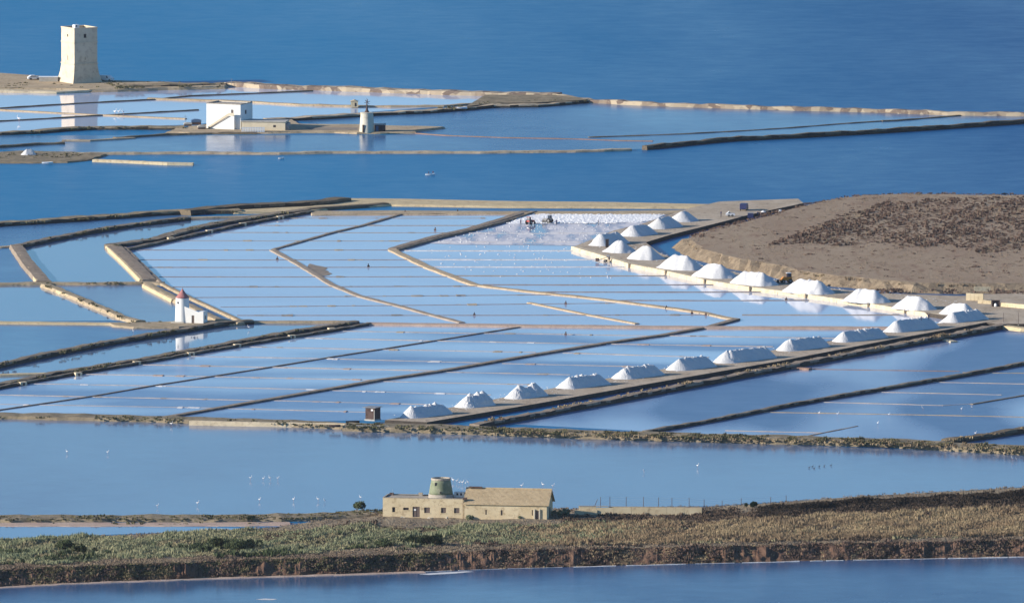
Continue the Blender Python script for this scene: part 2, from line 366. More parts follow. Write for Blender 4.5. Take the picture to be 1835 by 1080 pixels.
land('island', [(318, 229), (372, 222), (452, 213), (522, 214), (536, 222), (650, 223), (702, 225), (766, 226), (796, 227), (780, 229), (740, 233), (745, 236), (640, 237), (600, 235), (540, 235), (480, 236), (340, 237), (300, 236)], 0.6, 'tan_earth', 1.0, rough=0.4)
sheet('mud_flat', [(545, 228), (640, 229), (640, 233), (560, 233)], 0.63, 'mud')
dike('earth_bank', [(111, 252), (160, 252), (240, 247)], 2.0, 0.4, 'stone_mix', 0.6, rough=0.5)
dike('earth_bank', [(205, 247), (300, 241), (380, 239), (460, 239)], 1.6, 0.5, 'dark_earth', 0.6, rough=0.5)
dike('earth_bank', [(-60, 266), (0, 263), (67, 258), (114, 256)], 2.0, 0.6, 'dark_earth', 0.6, rough=0.5)
dike('earth_bank', [(128, 276), (194, 275), (333, 274), (500, 275), (595, 273), (860, 273), (1030, 271), (1130, 268)], 2.6, 0.6, 'stone_mix', 0.5, rough=0.4)
dike('earth_bank', [(1155, 265), (1200, 260), (1300, 250), (1420, 244), (1560, 236), (1700, 227), (1900, 213)], 1.8, 1.3, 'dark_earth', 0.15, rough=0.35, side='shade_dark')
dike('earth_bank', [(745, 239), (800, 243), (913, 247), (1027, 249), (1110, 252), (1170, 253)], 1.0, 0.2, 'red_earth', 1.0, rough=0.5)
dike('earth_bank', [(1055, 246), (1140, 243), (1225, 240), (1320, 235), (1417, 229), (1504, 222), (1580, 217)], 1.0, 0.22, 'dark_earth', 1.0, rough=0.6)
dike('earth_bank', [(1580, 217), (1606, 216), (1720, 207)], 1.2, 0.3, 'dark_earth', 1.0, rough=0.6)
land('spit', [(-60, 128), (0, 131), (60, 135), (110, 141), (200, 144), (300, 147), (405, 152), (400, 154), (300, 156), (210, 159), (160, 160), (100, 158), (0, 157), (-60, 157)], 1.0, 'tan_earth', 0.8, rough=0.4)
dike('quay_bank', [(-60, 161), (0, 163), (100, 165), (150, 163), (212, 160)], 5.0, 0.7, 'pale_stone', 0.3, rough=0.3)
dike('earth_bank', [(205, 157), (300, 155), (400, 152)], 6.0, 1.4, 'scrub_earth', 0.2, rough=0.4, side='shade_dark')
land('spit', [(-60, 271), (0, 272), (40, 270), (128, 272), (190, 276), (165, 284), (120, 289), (60, 290), (-60, 290)], 0.5, 'scrub_earth', 1.2, rough=0.4)
# ---------------------------------------------------------------- banks round the middle basins
dike('earth_bank', [(-60, 406), (0, 401), (70, 397), (167, 390), (278, 382), (325, 380), (375, 379), (430, 378)], 5, 1.1, 'scrub_earth', 0.25, rough=0.35, side='shade_dark')
dike('earth_bank', [(330, 381), (380, 375), (460, 370), (578, 364), (615, 358)], 5, 1.6, 'dark_earth', 0.2, rough=0.2, side='shade_dark')
land('causeway', [(420, 376), (560, 369), (616, 355), (720, 356), (900, 360), (1100, 362), (1285, 366), (1290, 371), (1100, 370), (900, 369), (700, 366), (600, 372), (548, 378), (420, 380)], 0.6, 'yellow_earth', 0.8, rough=0.25)
dike('earth_bank', [(548, 376), (620, 371), (692, 366)], 3, 0.9, 'dark_earth', 0.5)
land('causeway', [(556, 378), (700, 377), (900, 378), (1080, 378), (1240, 376), (1240, 381), (1180, 382), (940, 382), (700, 383), (560, 384)], 0.45, 'tan_earth', 0.8, rough=0.25)
dike('earth_bank', [(197, 441), (275, 430), (350, 409), (440, 392), (548, 377)], 3.8, 0.9, 'dark_top', 0.15, rough=0.3, side='shade_dark')
dike('earth_bank', [(228, 447), (290, 434), (370, 416), (450, 399), (560, 379)], 1.3, 0.8, 'dark_top', 0.15, rough=0.3, side='shade_dark')
dike('earth_bank', [(32, 441), (100, 427), (139, 419), (222, 405), (336, 391)], 2.6, 1.0, 'dark_top', 0.2, rough=0.3, side='shade_dark')
dike('earth_bank', [(333, 391), (455, 388)], 2.5, 0.5, 'tan_earth', 0.5)
dike('earth_bank', [(-60, 444), (0, 443), (28, 441)], 2.5, 0.4, 'tan_earth', 0.5)
dike('earth_bank', [(29, 441, 3.2), (48, 470, 3.4), (79, 506, 3.8)], 3, 1.0, 'dark_top2', 0.5)
dike('earth_bank', [(24, 442, 0.8), (43, 470, 0.8), (67, 505, 0.8)], 1, 0.9, 'yellow_earth', 0.3, rough=0.1)  # pale strip: the bank's sunlit left face put into colour
dike('earth_bank', [(-60, 509), (0, 509), (70, 508), (167, 508), (255, 507), (292, 508)], 3.5, 0.6, 'tan_scrub', 0.6, rough=0.4)
dike('earth_bank', [(82, 511, 2.4), (120, 526, 2.4), (167, 546, 2.4), (225, 571, 2.4), (252, 577, 2.4)], 2, 0.9, 'tan_scrub', 0.5, rough=0.3)
dike('earth_bank', [(77, 512, 0.6), (115, 527, 0.6), (163, 547, 0.6), (219, 571, 0.6)], 1, 0.8, 'yellow_earth', 0.3, rough=0.1)  # bright strip paints the lit left side of this bank
dike('earth_bank', [(204, 443, 4.0), (235, 470, 3.8), (268, 503, 3.6)], 3, 1.0, 'dark_top2', 0.5)
dike('earth_bank', [(192, 443, 0.8), (221, 470, 0.8), (253, 503, 0.8)], 1, 0.9, 'yellow_earth', 0.3, rough=0.1)  # yellow edge stands in for the sunlit left face
dike('earth_bank', [(224, 445, 1.0), (255, 475, 1.0), (289, 508, 1.0)], 1, 0.8, 'dark_top2', 0.4)
dike('earth_bank', [(264, 510, 2.2), (318, 538, 2.2), (390, 574, 2.2), (432, 580, 2.2)], 2.5, 1.0, 'tan_scrub', 0.5)
dike('earth_bank', [(258, 512, 0.7), (310, 539, 0.7)], 1, 0.9, 'yellow_earth', 0.3, rough=0.1)  # lit left side of the bank, painted as a pale strip
dike('earth_bank', [(289, 508, 1.2), (335, 531, 1.2), (435, 577, 1.2)], 1, 0.6, 'tan_scrub', 0.5)
dike('earth_bank', [(-60, 578), (0, 578), (190, 580), (235, 581)], 3.5, 0.5, 'yellow_earth', 0.5)
land('mill_island', [(195, 578), (300, 576), (330, 573), (400, 573), (450, 576), (420, 580), (390, 580), (320, 585), (240, 585), (205, 582)], 0.6, 'tan_scrub', 0.8, rough=0.3)
dike('earth_bank', [(-60, 667), (0, 654), (90, 634), (204, 612), (300, 596), (395, 580), (450, 576)], 2.6, 1.2, 'dark_top', 0.15, rough=0.3, side='shade_dark')
dike('earth_bank', [(-60, 702), (0, 689), (41, 681), (93, 670), (240, 647), (340, 629), (500, 599), (637, 577)], 2.8, 0.9, 'dark_top', 0.15, rough=0.35, side='shade_dark')
dike('earth_bank', [(-60, 708), (0, 694), (45, 685), (140, 668), (250, 650), (345, 633), (500, 607), (595, 592), (662, 580)], 1.2, 0.75, 'dark_top', 0.15, rough=0.3, side='shade_dark')
dike('earth_bank', [(-60, 673), (0, 672), (93, 669)], 3, 0.5, 'yellow_earth', 0.5)
dike('earth_bank', [(440, 577), (560, 577), (640, 577)], 3, 0.6, 'tan_earth', 0.5)
dike('earth_bank', [(655, 580), (960, 584), (1270, 587), (1400, 587), (1600, 588)], 4.5, 0.5, 'pink_earth', 0.5)
# banks that run through the salt fields
dike('field_bank', [(-60, 748), (0, 734), (163, 710), (272, 691), (381, 674), (500, 655), (591, 640), (686, 625), (787, 609), (942, 584)], 0.6, 0.3, 'dark_top2', 0.2, side='shade_brown')
dike('field_bank', [(300, 747), (460, 719), (583, 698), (683, 680), (787, 665), (885, 648), (960, 635), (1090, 614), (1183, 601), (1268, 586), (1320, 572)], 2.0, 0.5, 'dark_top2', 0.2, side='shade_brown')
dike('field_bank', [(728, 381), (650, 404), (595, 417), (490, 447)], 1.2, 0.35, 'dark_top2', 0.5, rough=0.3)
dike('field_bank', [(489, 448), (535, 473), (595, 510), (646, 531), (711, 547), (773, 564), (828, 578)], 1.8, 0.3, 'mid_earth', 0.6, rough=0.3)
land('mud_flat', [(555, 478), (560, 473), (580, 481), (588, 492), (572, 497), (562, 490)], 0.12, 'mud', 2, rough=0.8)
dike('field_bank', [(942, 379), (900, 393), (840, 411), (780, 424), (703, 446)], 2.4, 0.5, 'dark_top2', 0.5)
dike('field_bank', [(960, 380), (905, 397), (850, 412), (790, 426), (712, 448)], 0.8, 0.6, 'dark_top', 0.15, side='shade_brown')
dike('field_bank', [(703, 448), (770, 480), (850, 510), (880, 514), (972, 525), (1035, 531), (1102, 539), (1195, 551), (1265, 561), (1300, 569), (1320, 572)], 2.4, 0.35, 'tan_earth', 0.6, rough=0.3)
dike('field_bank', [(948, 542), (1055, 564), (1142, 580)], 1.3, 0.3, 'tan_earth', 0.6)
UPL = [(391, 510, 391, 870), (404, 465, 404, 862), (416.5, 395, 417, 830), (431, 315, 432, 790), (448, 232, 448, 703), (465.5, 250, 465.5, 745), (479, 265, 478.5, 770),
       (496, 285, 495.5, 812), (514, 310, 512.5, 872), (533, 350, 528, 1000), (550, 395, 543, 1102), (565, 425, 564, 1266)]
for y0, x0, y1, x1 in UPL:
    xm = (x0+x1)/2
    dike('pan_divider', [(x0, y0), (xm, (y0+y1)/2+0.3), (x1, y1)], random.uniform(0.5, 0.75), random.uniform(0.11, 0.17), 'mid_earth' if y0 < 440 else 'brown_board', 0.7, rough=0.25, step=2.0)
for y0, x0, x1, mt in [(418, 840, 1090, 'salt_edge'), (434, 785, 1045, 'salt_edge'), (449, 725, 1030, 'salt_edge'), (465, 745, 1080, 'salt_edge'), (478, 775, 1120, 'salt_edge'),
                   (494, 815, 1195, 'mid_earth'), (510, 865, 1280, 'brown_board'), (523, 965, 1365, 'brown_board'), (538, 1105, 1450, 'brown_board'), (564, 1330, 1610, 'mid_earth')]:
    dike('pan_divider', [(x0, y0), ((x0+x1)/2, y0+0.4), (x1, y0)], 0.8, 0.2, mt, 0.7, rough=0.4, step=2.0)
LOWL = [[(612, 593), (845, 597), (960, 598), (1185, 602)], [(531, 605), (757, 610), (960, 614), (1090, 616)], [(436, 621), (680, 626), (960, 631)], [(341, 638), (570, 642), (863, 650)],
        [(253, 653), (500, 658), (787, 664)], [(153, 670), (360, 674), (690, 681)], [(55, 687), (272, 691), (583, 698)], [(-40, 706), (136, 710), (463, 717)], [(-60, 723), (70, 725), (410, 731)],
        [(1183, 601), (1380, 604), (1500, 606)], [(1090, 616), (1385, 621)], [(1009, 632), (1270, 640)], [(900, 651), (1160, 657)], [(787, 666), (1022, 671)], [(686, 683), (960, 689)], [(585, 699), (880, 707)],
        [(479, 717), (790, 725)], [(390, 731), (655, 738)]]
for l in LOWL:
    dike('pan_divider', l, random.uniform(0.6, 1.0), random.uniform(0.11, 0.17), 'pale_divider', 0.8, rough=0.6, step=1.6)
for l in [[(600, 596), (612, 593)]]: pass
def worn(l, mt):                                   # short stretches of salt crust and sagging mud along a divider
    for (xa, ya), (xb, yb) in zip(l[:-1], l[1:]):
        for _ in range(max(1, int((xb-xa)/90))):
            t = random.random(); w_ = random.uniform(4, 22)/max(30, xb-xa)
            p = (xa+(xb-xa)*t, ya+(yb-ya)*t); q = (xa+(xb-xa)*min(1, t+w_), ya+(yb-ya)*min(1, t+w_))
            if q[0]-p[0] < 2: continue
            dike('crust', [p, q], random.uniform(1.2, 2.6), random.uniform(0.1, 0.2), mt, 1.0, rough=0.9, step=0.9)
for l in LOWL: worn(l, random.choice(['pink_earth', 'tan_earth', 'mud', 'salt_edge']))
for y0, x0, y1, x1 in UPL: worn([(x0, y0), (x1, y1)], random.choice(['tan_earth', 'mid_earth', 'mud']))
# right basins
dike('earth_bank', [(1155, 774), (1280, 752), (1400, 728), (1500, 710), (1729, 671), (1900, 638)], 1.5, 0.9, 'dark_top', 0.15, rough=0.3, side='shade_dark')
for l, m_ in [([(1450, 661), (1720, 665)], 'red_earth'), ([(1725, 667), (1800, 668), (1900, 669)], 'tan_scrub'), ([(1660, 684), (1900, 689)], 'pale_divider'), ([(1572, 702), (1795, 707)], 'pale_divider'), ([(1474, 720), (1690, 726), (1745, 723)], 'pale_divider'),
              ([(1365, 738), (1600, 742), (1900, 748)], 'tan_earth'), ([(1300, 771), (1477, 775)], 'pale_divider'), ([(1440, 782), (1536, 763)], 'mud')]:
    dike('pan_divider', l, 0.7, 0.13, m_, 0.8, rough=0.6, step=1.6)
dike('pan_divider', [(1741, 724), (1835, 708), (1900, 697)], 0.8, 0.25, 'dark_top', 0.6)
dike('earth_bank', [(1696, 791), (1750, 783), (1835, 770), (1900, 760)], 3.0, 1.3, 'dark_earth', 0.2, rough=0.4, side='shade_dark')
# ---------------------------------------------------------------- quay, heap platform, field
land('quay', [(1030, 441), (1132, 472), (1197, 484), (1265, 501), (1348, 514), (1448, 527), (1560, 543), (1626, 554), (1700, 567), (1770, 578), (1790, 580), (1900, 580), (1900, 520), (1720, 530), (1600, 526), (1500, 518), (1400, 504), (1300, 484),
              (1240, 472), (1205, 462), (1180, 452), (1157, 434), (1200, 421), (1300, 396), (1345, 384), (1440, 364), (1430, 356), (1290, 361), (1240, 372), (1195, 386), (1150, 401), (1100, 413)], 1.1, 'quay_ground', 0.15, rough=0.15, side='shade_dark')
land('heap_platform', [(690, 752), (800, 731), (890, 714), (985, 696), (1080, 679), (1180, 662), (1270, 650), (1385, 627), (1480, 612), (1575, 596), (1680, 579), (1760, 572), (1790, 573), (1720, 586), (1602, 607), (1400, 646), (1180, 684), (960, 723), (765, 756)], 1.15, 'quay_ground', 0.12, rough=0.15, side='shade_dark')
dike('earth_bank', [(850, 763), (960, 743), (1060, 724), (1400, 658.5), (1602, 620), (1750, 593), (1795, 584)], 2.8, 1.3, 'dark_top2', 0.12, rough=0.3, side='shade_dark')
dike('jetty', [(1412, 659), (1452, 661)], 2.0, 0.5, 'red_earth', 0.5)
dike('jetty', [(934, 748), (958, 748)], 2.0, 0.4, 'tan_earth', 0.5)
dike('jetty', [(1690, 608), (1710, 612)], 2.0, 0.4, 'pale_stone', 0.5)
dike('quay_bank', [(1795, 585), (1835, 590), (1900, 592)], 3.0, 1.0, 'yellow_earth', 0.3)
# the raised field, a banked plateau
fld = land('field', [(1235, 428), (1262, 446), (1300, 456), (1337, 465), (1394, 474), (1430, 484), (1501, 493), (1573, 500), (1644, 506), (1740, 507), (1900, 507), (1900, 351), (1760, 349), (1640, 347), (1550, 350), (1490, 357), (1440, 370), (1400, 380), (1350, 394), (1270, 413)],
           2.6, 'field_soil', 1.8, rough=0.5, step=3.0)
fld.data.materials.append(MATS['dry_bank'])
for p in fld.data.polygons:
    if p.normal.z < 0.9 or len(p.vertices) == 4: p.material_index = 1
# ---------------------------------------------------------------- near banks
dike('earth_bank', [(-60, 742), (0, 744), (200, 748), (340, 752), (500, 757), (640, 764)], 8.0, 0.9, 'scrub_earth', 0.8, rough=0.3)
dike('footpath', [(340, 757), (440, 759), (500, 760), (600, 762), (690, 764)], 1.6, 1.15, 'pale_stone', 0.3, rough=0.15)
dike('earth_bank', [(620, 764), (760, 767), (900, 772), (1100, 779), (1400, 787), (1600, 793), (1900, 810)], 9.0, 1.3, 'scrub_earth', 0.7, rough=0.3)
dike('earth_bank', [(-60, 929), (0, 929), (200, 928), (400, 928), (540, 926), (660, 920)], 9.0, 0.9, 'scrub_earth', 0.9, rough=0.4)
dike('mud_flat', [(-60, 939), (200, 939), (350, 939), (520, 938)], 7.0, 0.2, 'pink_earth', 1.5, rough=0.4)
REAR = [(-80, 967), (0, 965), (80, 962), (200, 957), (350, 951), (480, 944), (560, 932), (640, 917), (690, 911), (1000, 910), (1260, 906), (1407, 897), (1546, 886), (1719, 877), (1920, 866)]
CREST = [(-80, 1027), (0, 1021), (200, 1013), (400, 1005), (640, 997), (900, 985), (1200, 980), (1500, 973), (1920, 965)]
SHORE = [(-80, 1056), (0, 1053), (150, 1045), (400, 1036), (640, 1029), (900, 1019), (1200, 1011), (1500, 1004), (1920, 996)]
ip = lambda T, x: float(np.interp(x, [t[0] for t in T], [t[1] for t in T]))
def zmarsh(v): return 0.45+2.9*max(0.0, min(1.0, v))**1.4
def marsh_point(px, v):
    z = zmarsh(v)
    X_, Y_ = px*0.14, v*90.0
    z += 0.35*math.sin(X_*0.08+1)*math.sin(Y_*0.11+X_*0.05)+0.16*math.sin(X_*0.35+Y_*0.08+1)*math.cos(Y_*0.21-X_*0.06)+0.10*math.sin(X_*0.9-Y_*0.31)*math.cos(Y_*0.55+X_*0.4)+random.uniform(-0.06, 0.06)
    if px > 1380: z -= 0.9*math.exp(-((v-0.26)/0.09)**2)*min(1, (px-1380)/120)
    return P(px, ip(REAR, px)*(1-v)+ip(CREST, px)*v, z) if v > 0.001 else P(px, ip(REAR, px), 0.0)-Vector((0, 0, 0.25))
V = []; F = []
xs = list(np.arange(-80, 1921, 2.5)); nv = 34; nb = 9
for px in xs:
    for j in range(nv): V.append(tuple(marsh_point(px, (j/(nv-1)))))
    top = marsh_point(px, 1.0); bot = P(px, ip(SHORE, px), -0.1)
    for j in range(1, nb+1):
        u = j/nb
        g = (2.2*snoise(px*0.022, 5)+0.7*snoise(px*0.09+u*2, 7))*math.sin(u*3.14)+0.35*math.sin(px*0.23+u*5)*math.cos(px*0.09-u*9)+random.uniform(-0.05, 0.05)
        q = top.lerp(bot, u**1.15); q.z = top.z*(1-u**1.25)+bot.z*u**1.25+(0.35*snoise(px*0.045+u*3, 2)+0.14*math.sin(px*0.31-u*7)+random.uniform(-0.04, 0.04))*math.sin(u*3.14)
        V.append((q.x, q.y+g, q.z))
n_ = nv+nb
for i in range(len(xs)-1):
    for j in range(n_-1):
        a = i*n_+j; F.append((a, a+1, a+n_+1, a+n_))
marsh = structure(mesh_obj('marsh_ground', V, F, 'marsh_soil'))
marsh.data.materials.append(MATS['bank_soil'])
for k_, p in enumerate(marsh.data.polygons):
    if k_ % (n_-1) >= nv-1: p.material_index = 1
dike('beach', [(x, y-1.5) for x, y in SHORE if x < 700]+[(760, 1024)], 3.2, 0.2, 'pink_earth', 1.5, rough=0.5, step=2.0)
x_ = -70
while x_ < 1900:
    l_ = random.uniform(12, 90)*(1.3 if x_ > 700 else 0.8)
    dike('salt_crust', [(x, ip(SHORE, x)-0.6) for x in (x_, x_+l_*0.5, x_+l_)], random.uniform(0.15, 0.6), random.uniform(0.06, 0.16), 'salt_edge', 0.6, rough=0.9, step=1.0)
    x_ += l_+random.uniform(2, 22)
land('foam', [(752, 1028), (790, 1025), (835, 1022.5), (850, 1023.5), (815, 1026.5), (770, 1029)], 0.05, 'salt', 1.0, rough=0.3)
sheet('foam', [(458, 1073), (475, 1071.5), (497, 1072.5), (488, 1074.3), (470, 1074)], 0.04, 'salt')
sheet('lagoon', [(-80, 1052), (900, 1015), (1920, 992), (1920, 1180), (-80, 1180)], 0.02, 'front_water')
# ---------------------------------------------------------------- builders
class MB:
    def __init__(s): s.V = []; s.F = []
    def add(s, V, F):
        k = len(s.V); s.V += [tuple(v) for v in V]; s.F += [tuple(i+k for i in f) for f in F]; return s
    def box(s, x0, x1, y0, y1, z0, z1, tx=0, ty=0):
        return s.add([(x0, y0, z0), (x1, y0, z0), (x1, y1, z0), (x0, y1, z0), (x0+tx, y0+ty, z1), (x1-tx, y0+ty, z1), (x1-tx, y1-ty, z1), (x0+tx, y1-ty, z1)],
                     [(3, 2, 1, 0), (4, 5, 6, 7), (0, 1, 5, 4), (1, 2, 6, 5), (2, 3, 7, 6), (3, 0, 4, 7)])
    def tube(s, a, b, r0, r1=None, n=10):
        r1 = r0 if r1 is None else r1
        a = Vector(a); b = Vector(b); d = (b-a).normalized()
        u = d.orthogonal().normalized(); v = d.cross(u)
        V = []
        for c, r in ((a, r0), (b, r1)):
            for i in range(n):
                t = 2*math.pi*i/n; V.append(c+u*r*math.cos(t)+v*r*math.sin(t))
        F = [(i, (i+1) % n, n+(i+1) % n, n+i) for i in range(n)]+[tuple(range(n))[::-1], tuple(range(n, 2*n))]
        return s.add(V, F)
    def lathe(s, prof, n=24, cx=0, cy=0):
        V = []; m = len(prof)
        for r, z in prof:
            for i in range(n):
                t = 2*math.pi*i/n; V.append((cx+r*math.cos(t), cy+r*math.sin(t), z))
        F = [(j*n+i, j*n+(i+1) % n, (j+1)*n+(i+1) % n, (j+1)*n+i) for j in range(m-1) for i in range(n)]
        F += [tuple(range(n))[::-1], tuple((m-1)*n+i for i in range(n))]
        return s.add(V, F)
    def prism(s, prof, y0, y1):                    # prof in (x,z), extruded in y
        n = len(prof)
        V = [(x, y0, z) for x, z in prof]+[(x, y1, z) for x, z in prof]
        return s.add(V, [tuple(range(n)), tuple(range(n, 2*n))[::-1]]+[(i, n+i, n+(i+1) % n, (i+1) % n) for i in range(n)])
    def facade(s, O, d, W, z0, z1, ops, depth=0.25):
        """a wall face from O along d, outward normal to the right of d, with real openings (x0,x1,za,zb) and reveals"""
        d = Vector(d).normalized(); nrm = Vector((d.y, -d.x, 0)); O = Vector(O)
        xs = sorted({0, W} | {o[0] for o in ops} | {o[1] for o in ops}); zs = sorted({z0, z1} | {o[2] for o in ops} | {o[3] for o in ops})
        pt = lambda x, z, q=0: tuple(O+d*x-nrm*q+Vector((0, 0, z)))
        for a, b in zip(xs[:-1], xs[1:]):
            for c, e in zip(zs[:-1], zs[1:]):
                if any(o[0] <= a and b <= o[1] and o[2] <= c and e <= o[3] for o in ops): continue
                s.add([pt(a, c), pt(b, c), pt(b, e), pt(a, e)], [(0, 1, 2, 3)])
        for o in ops:
            c = [(o[0], o[2]), (o[1], o[2]), (o[1], o[3]), (o[0], o[3])]
            for (xa, za), (xb, zb) in zip(c, c[1:]+c[:1]):
                s.add([pt(xa, za), pt(xa, za, depth), pt(xb, zb, depth), pt(xb, zb)], [(0, 1, 2, 3)])
        return s
    def build(s, name, mat, parent=None, smooth=False, loc=None):
        return mesh_obj(name, s.V, s.F, mat, parent, smooth, loc)
def empty(name, loc, rz=0, label=None, cat=None, group=None):
    o = bpy.data.objects.new(name, None); COL.objects.link(o); o.location = loc; o.rotation_euler = (0, 0, rz); o.empty_display_size = 0.5
    if label: tag(o, label, cat, group)
    return o
def copy_tree(o, loc, rz, label, parent=None):
    c = o.copy(); COL.objects.link(c)
    if parent is None: c.location = loc; c.rotation_euler = (0, 0, rz); c['label'] = label
    else: c.parent = parent
    for ch in [q for q in COL.objects if q.parent == o]: copy_tree(ch, None, 0, None, c)
    return c
def pane(parent, O, d, o, depth, mat, name='window'):
    d = Vector(d).normalized(); nrm = Vector((d.y, -d.x, 0)); O = Vector(O)
    c = [O+d*x-nrm*q+Vector((0, 0, z)) for q in (depth, depth-0.06) for x, z in ((o[0]+0.003, o[2]+0.003), (o[1]-0.003, o[2]+0.003), (o[1]-0.003, o[3]-0.003), (o[0]+0.003, o[3]-0.003))]
    return MB().add(c, [(4, 5, 6, 7), (0, 1, 5, 4), (1, 2, 6, 5), (2, 3, 7, 6), (3, 0, 4, 7), (3, 2, 1, 0)]).build(name, mat, parent)

# ---------------------------------------------------------------- quay wall in sections
qw = [(1028, 448.3), (1064, 459.2), (1098, 469.6), (1132, 479.8), (1164, 486), (1197, 492), (1232, 500), (1267, 508), (1307, 514.5), (1348, 521), (1398, 527.5), (1448, 534), (1504, 542), (1560, 550), (1626, 561), (1690, 571)]
O = P(1029, 447, 0)
wall = empty('quay_wall', O, 0, 'long pale stone quay wall between the salt pans and the row of bright heaps', 'wall')
for i, (a, b) in enumerate(zip(qw[:-1], qw[1:])):
    A = P(*a, 0)-O; B = P(*b, 0)-O; d = (B-A).normalized(); n = Vector((-d.y, d.x, 0))    # n points inland
    if n.y < 0: n = -n
    A = A-n*0.75; B = B-n*0.75-d*0.12
    m = MB(); N = 10; z1 = 1.14+random.uniform(-0.05, 0.05)
    for k in range(N+1):
        q = A.lerp(B, k/N); j = random.uniform(-0.05, 0.05)
        m.V += [tuple(q-n*(0.25+j)+Vector((0, 0, -0.8))), tuple(q-n*(0.1+j)+Vector((0, 0, 0.3))), tuple(q+n*(0.08+j)+Vector((0, 0, z1))), tuple(q+n*(1.7+j)+Vector((0, 0, z1+random.uniform(-0.03, 0.03)))), tuple(q+n*1.7+Vector((0, 0, -0.8)))]
    for k in range(N):
        for j in range(4):
            s_ = k*5+j; m.F.append((s_, s_+1, s_+6, s_+5))
    m.F.append((0, 1, 2, 3, 4)); m.F.append(tuple(N*5+j for j in (4, 3, 2, 1, 0)))
    m.F = [tuple(reversed(f)) for f in m.F]
    m.build('wall_section', 'pale_stone', wall)
    if i in (2, 4, 6, 8, 10, 12, 13):
        c = B; MB().box(c.x-0.25, c.x+0.2, c.y-0.9, c.y+0.9, -0.4, 1.2).build('buttress', 'tan_earth', wall)

# ---------------------------------------------------------------- salt heaps
GN = 'long salt heaps in the near row'
near = [(738, 728, 52, 'white salt heap nearest the dark wooden hut, leftmost of the near row'),
 (838, 708, 28, 'short peaky salt heap second from the dark wooden hut in the near row'),
 (925, 693, 36, 'salt heap with two pointed lumps on its crest, third from the hut'),
 (1020, 674, 52, 'flat crested salt heap fourth from the wooden hut in the near row'),
 (1119, 657, 49, 'salt heap fifth from the wooden hut, in front of the pans of the near row'),
 (1217, 641, 45, 'salt heap sixth from the wooden hut, middle of the near row'),
 (1302, 627, 67, 'longest ridged salt heap of the near row, seventh from the hut'),
 (1413, 607, 54, 'salt heap in the near row, fourth from its far right end'),
 (1512, 592, 60, 'long salt heap in the near row, third from its far right end'),
 (1606, 573, 56, 'salt heap with a person standing on its crest, near row'),
 (1707, 558, 45, 'last salt heap at the right end of the near row')]
LN = [0.22, 0.34, 0.3, 0.2, 0.18, 0.14, 0.14, 0.12, 0.12, 0.12, 0.10]
for i, (x, y, r, lb) in enumerate(near):
    heap(x, y, r, [3.1, 3.3, 3.2, 3.3, 3.3, 3.4, 3.5, 3.3, 3.2, 3.4, 3.1][i], 0.85, 50, slope=41, label=lb, group=GN, seed=i, lump=LN[i])
GQ = 'bright salt heaps along the quay wall'
quayh = [(1108, 429, 5, 3.4, 'pointed salt heap at the left corner of the quay, in front of another heap'),
 (1153, 439, 8, 3.7, 'pointed salt heap second along the quay wall from its left corner'),
 (1207, 455, 24, 3.8, 'salt heap third along the quay wall from its left corner, beside the canal'),
 (1270, 470, 20, 3.8, 'salt heap fourth along the quay wall, left of the broad one near the excavator'),
 (1335, 484, 31, 3.5, 'broad flat topped salt heap just left of the orange excavator'),
 (1432, 498, 34, 3.6, 'broad flat topped salt heap just right of the orange excavator'),
 (1540, 515, 27, 3.5, 'salt heap standing apart below the brown field, third from the right along the quay'),
 (1628, 528, 22, 3.5, 'rounded salt heap second from the right end of the quay wall'),
 (1708, 541, 20, 3.1, 'rounded salt heap at the right end of the quay behind a shaded one')]
for i, (x, y, r, H, lb) in enumerate(quayh):
    heap(x, y, r, H, 1.1, -46, label=lb, group=GQ, seed=30+i, lump=0.10, slope=38)
GB = 'salt heaps behind the quay corner'
heap(1078, 418, 27, 3.3, 1.1, 55, label='salt heap with a dark doorway like gap in its right side, by the quay corner', group=GB, seed=50, lump=0.08, slope=41)
heap(1134, 403, 22, 3.0, 1.1, 55, label='half shaded salt heap behind the quay corner, between two alike', group=GB, seed=51, lump=0.08, slope=38)
heap(1180, 389, 19, 3.1, 1.1, 55, label='half shaded salt heap closest to the white harvested pan', group=GB, seed=52, lump=0.08, slope=38)
heap(1222, 377, 5, 3.0, 1.1, 55, label='farthest pointed salt heap with an upright plank against it', group=GB, seed=53, lump=0.08, slope=36)
heap(47, 266, 7, 1.9, 0.5, 30, label='small white salt heap alone on the muddy spit at far left', group=None, seed=60, lump=0.1, slope=48)

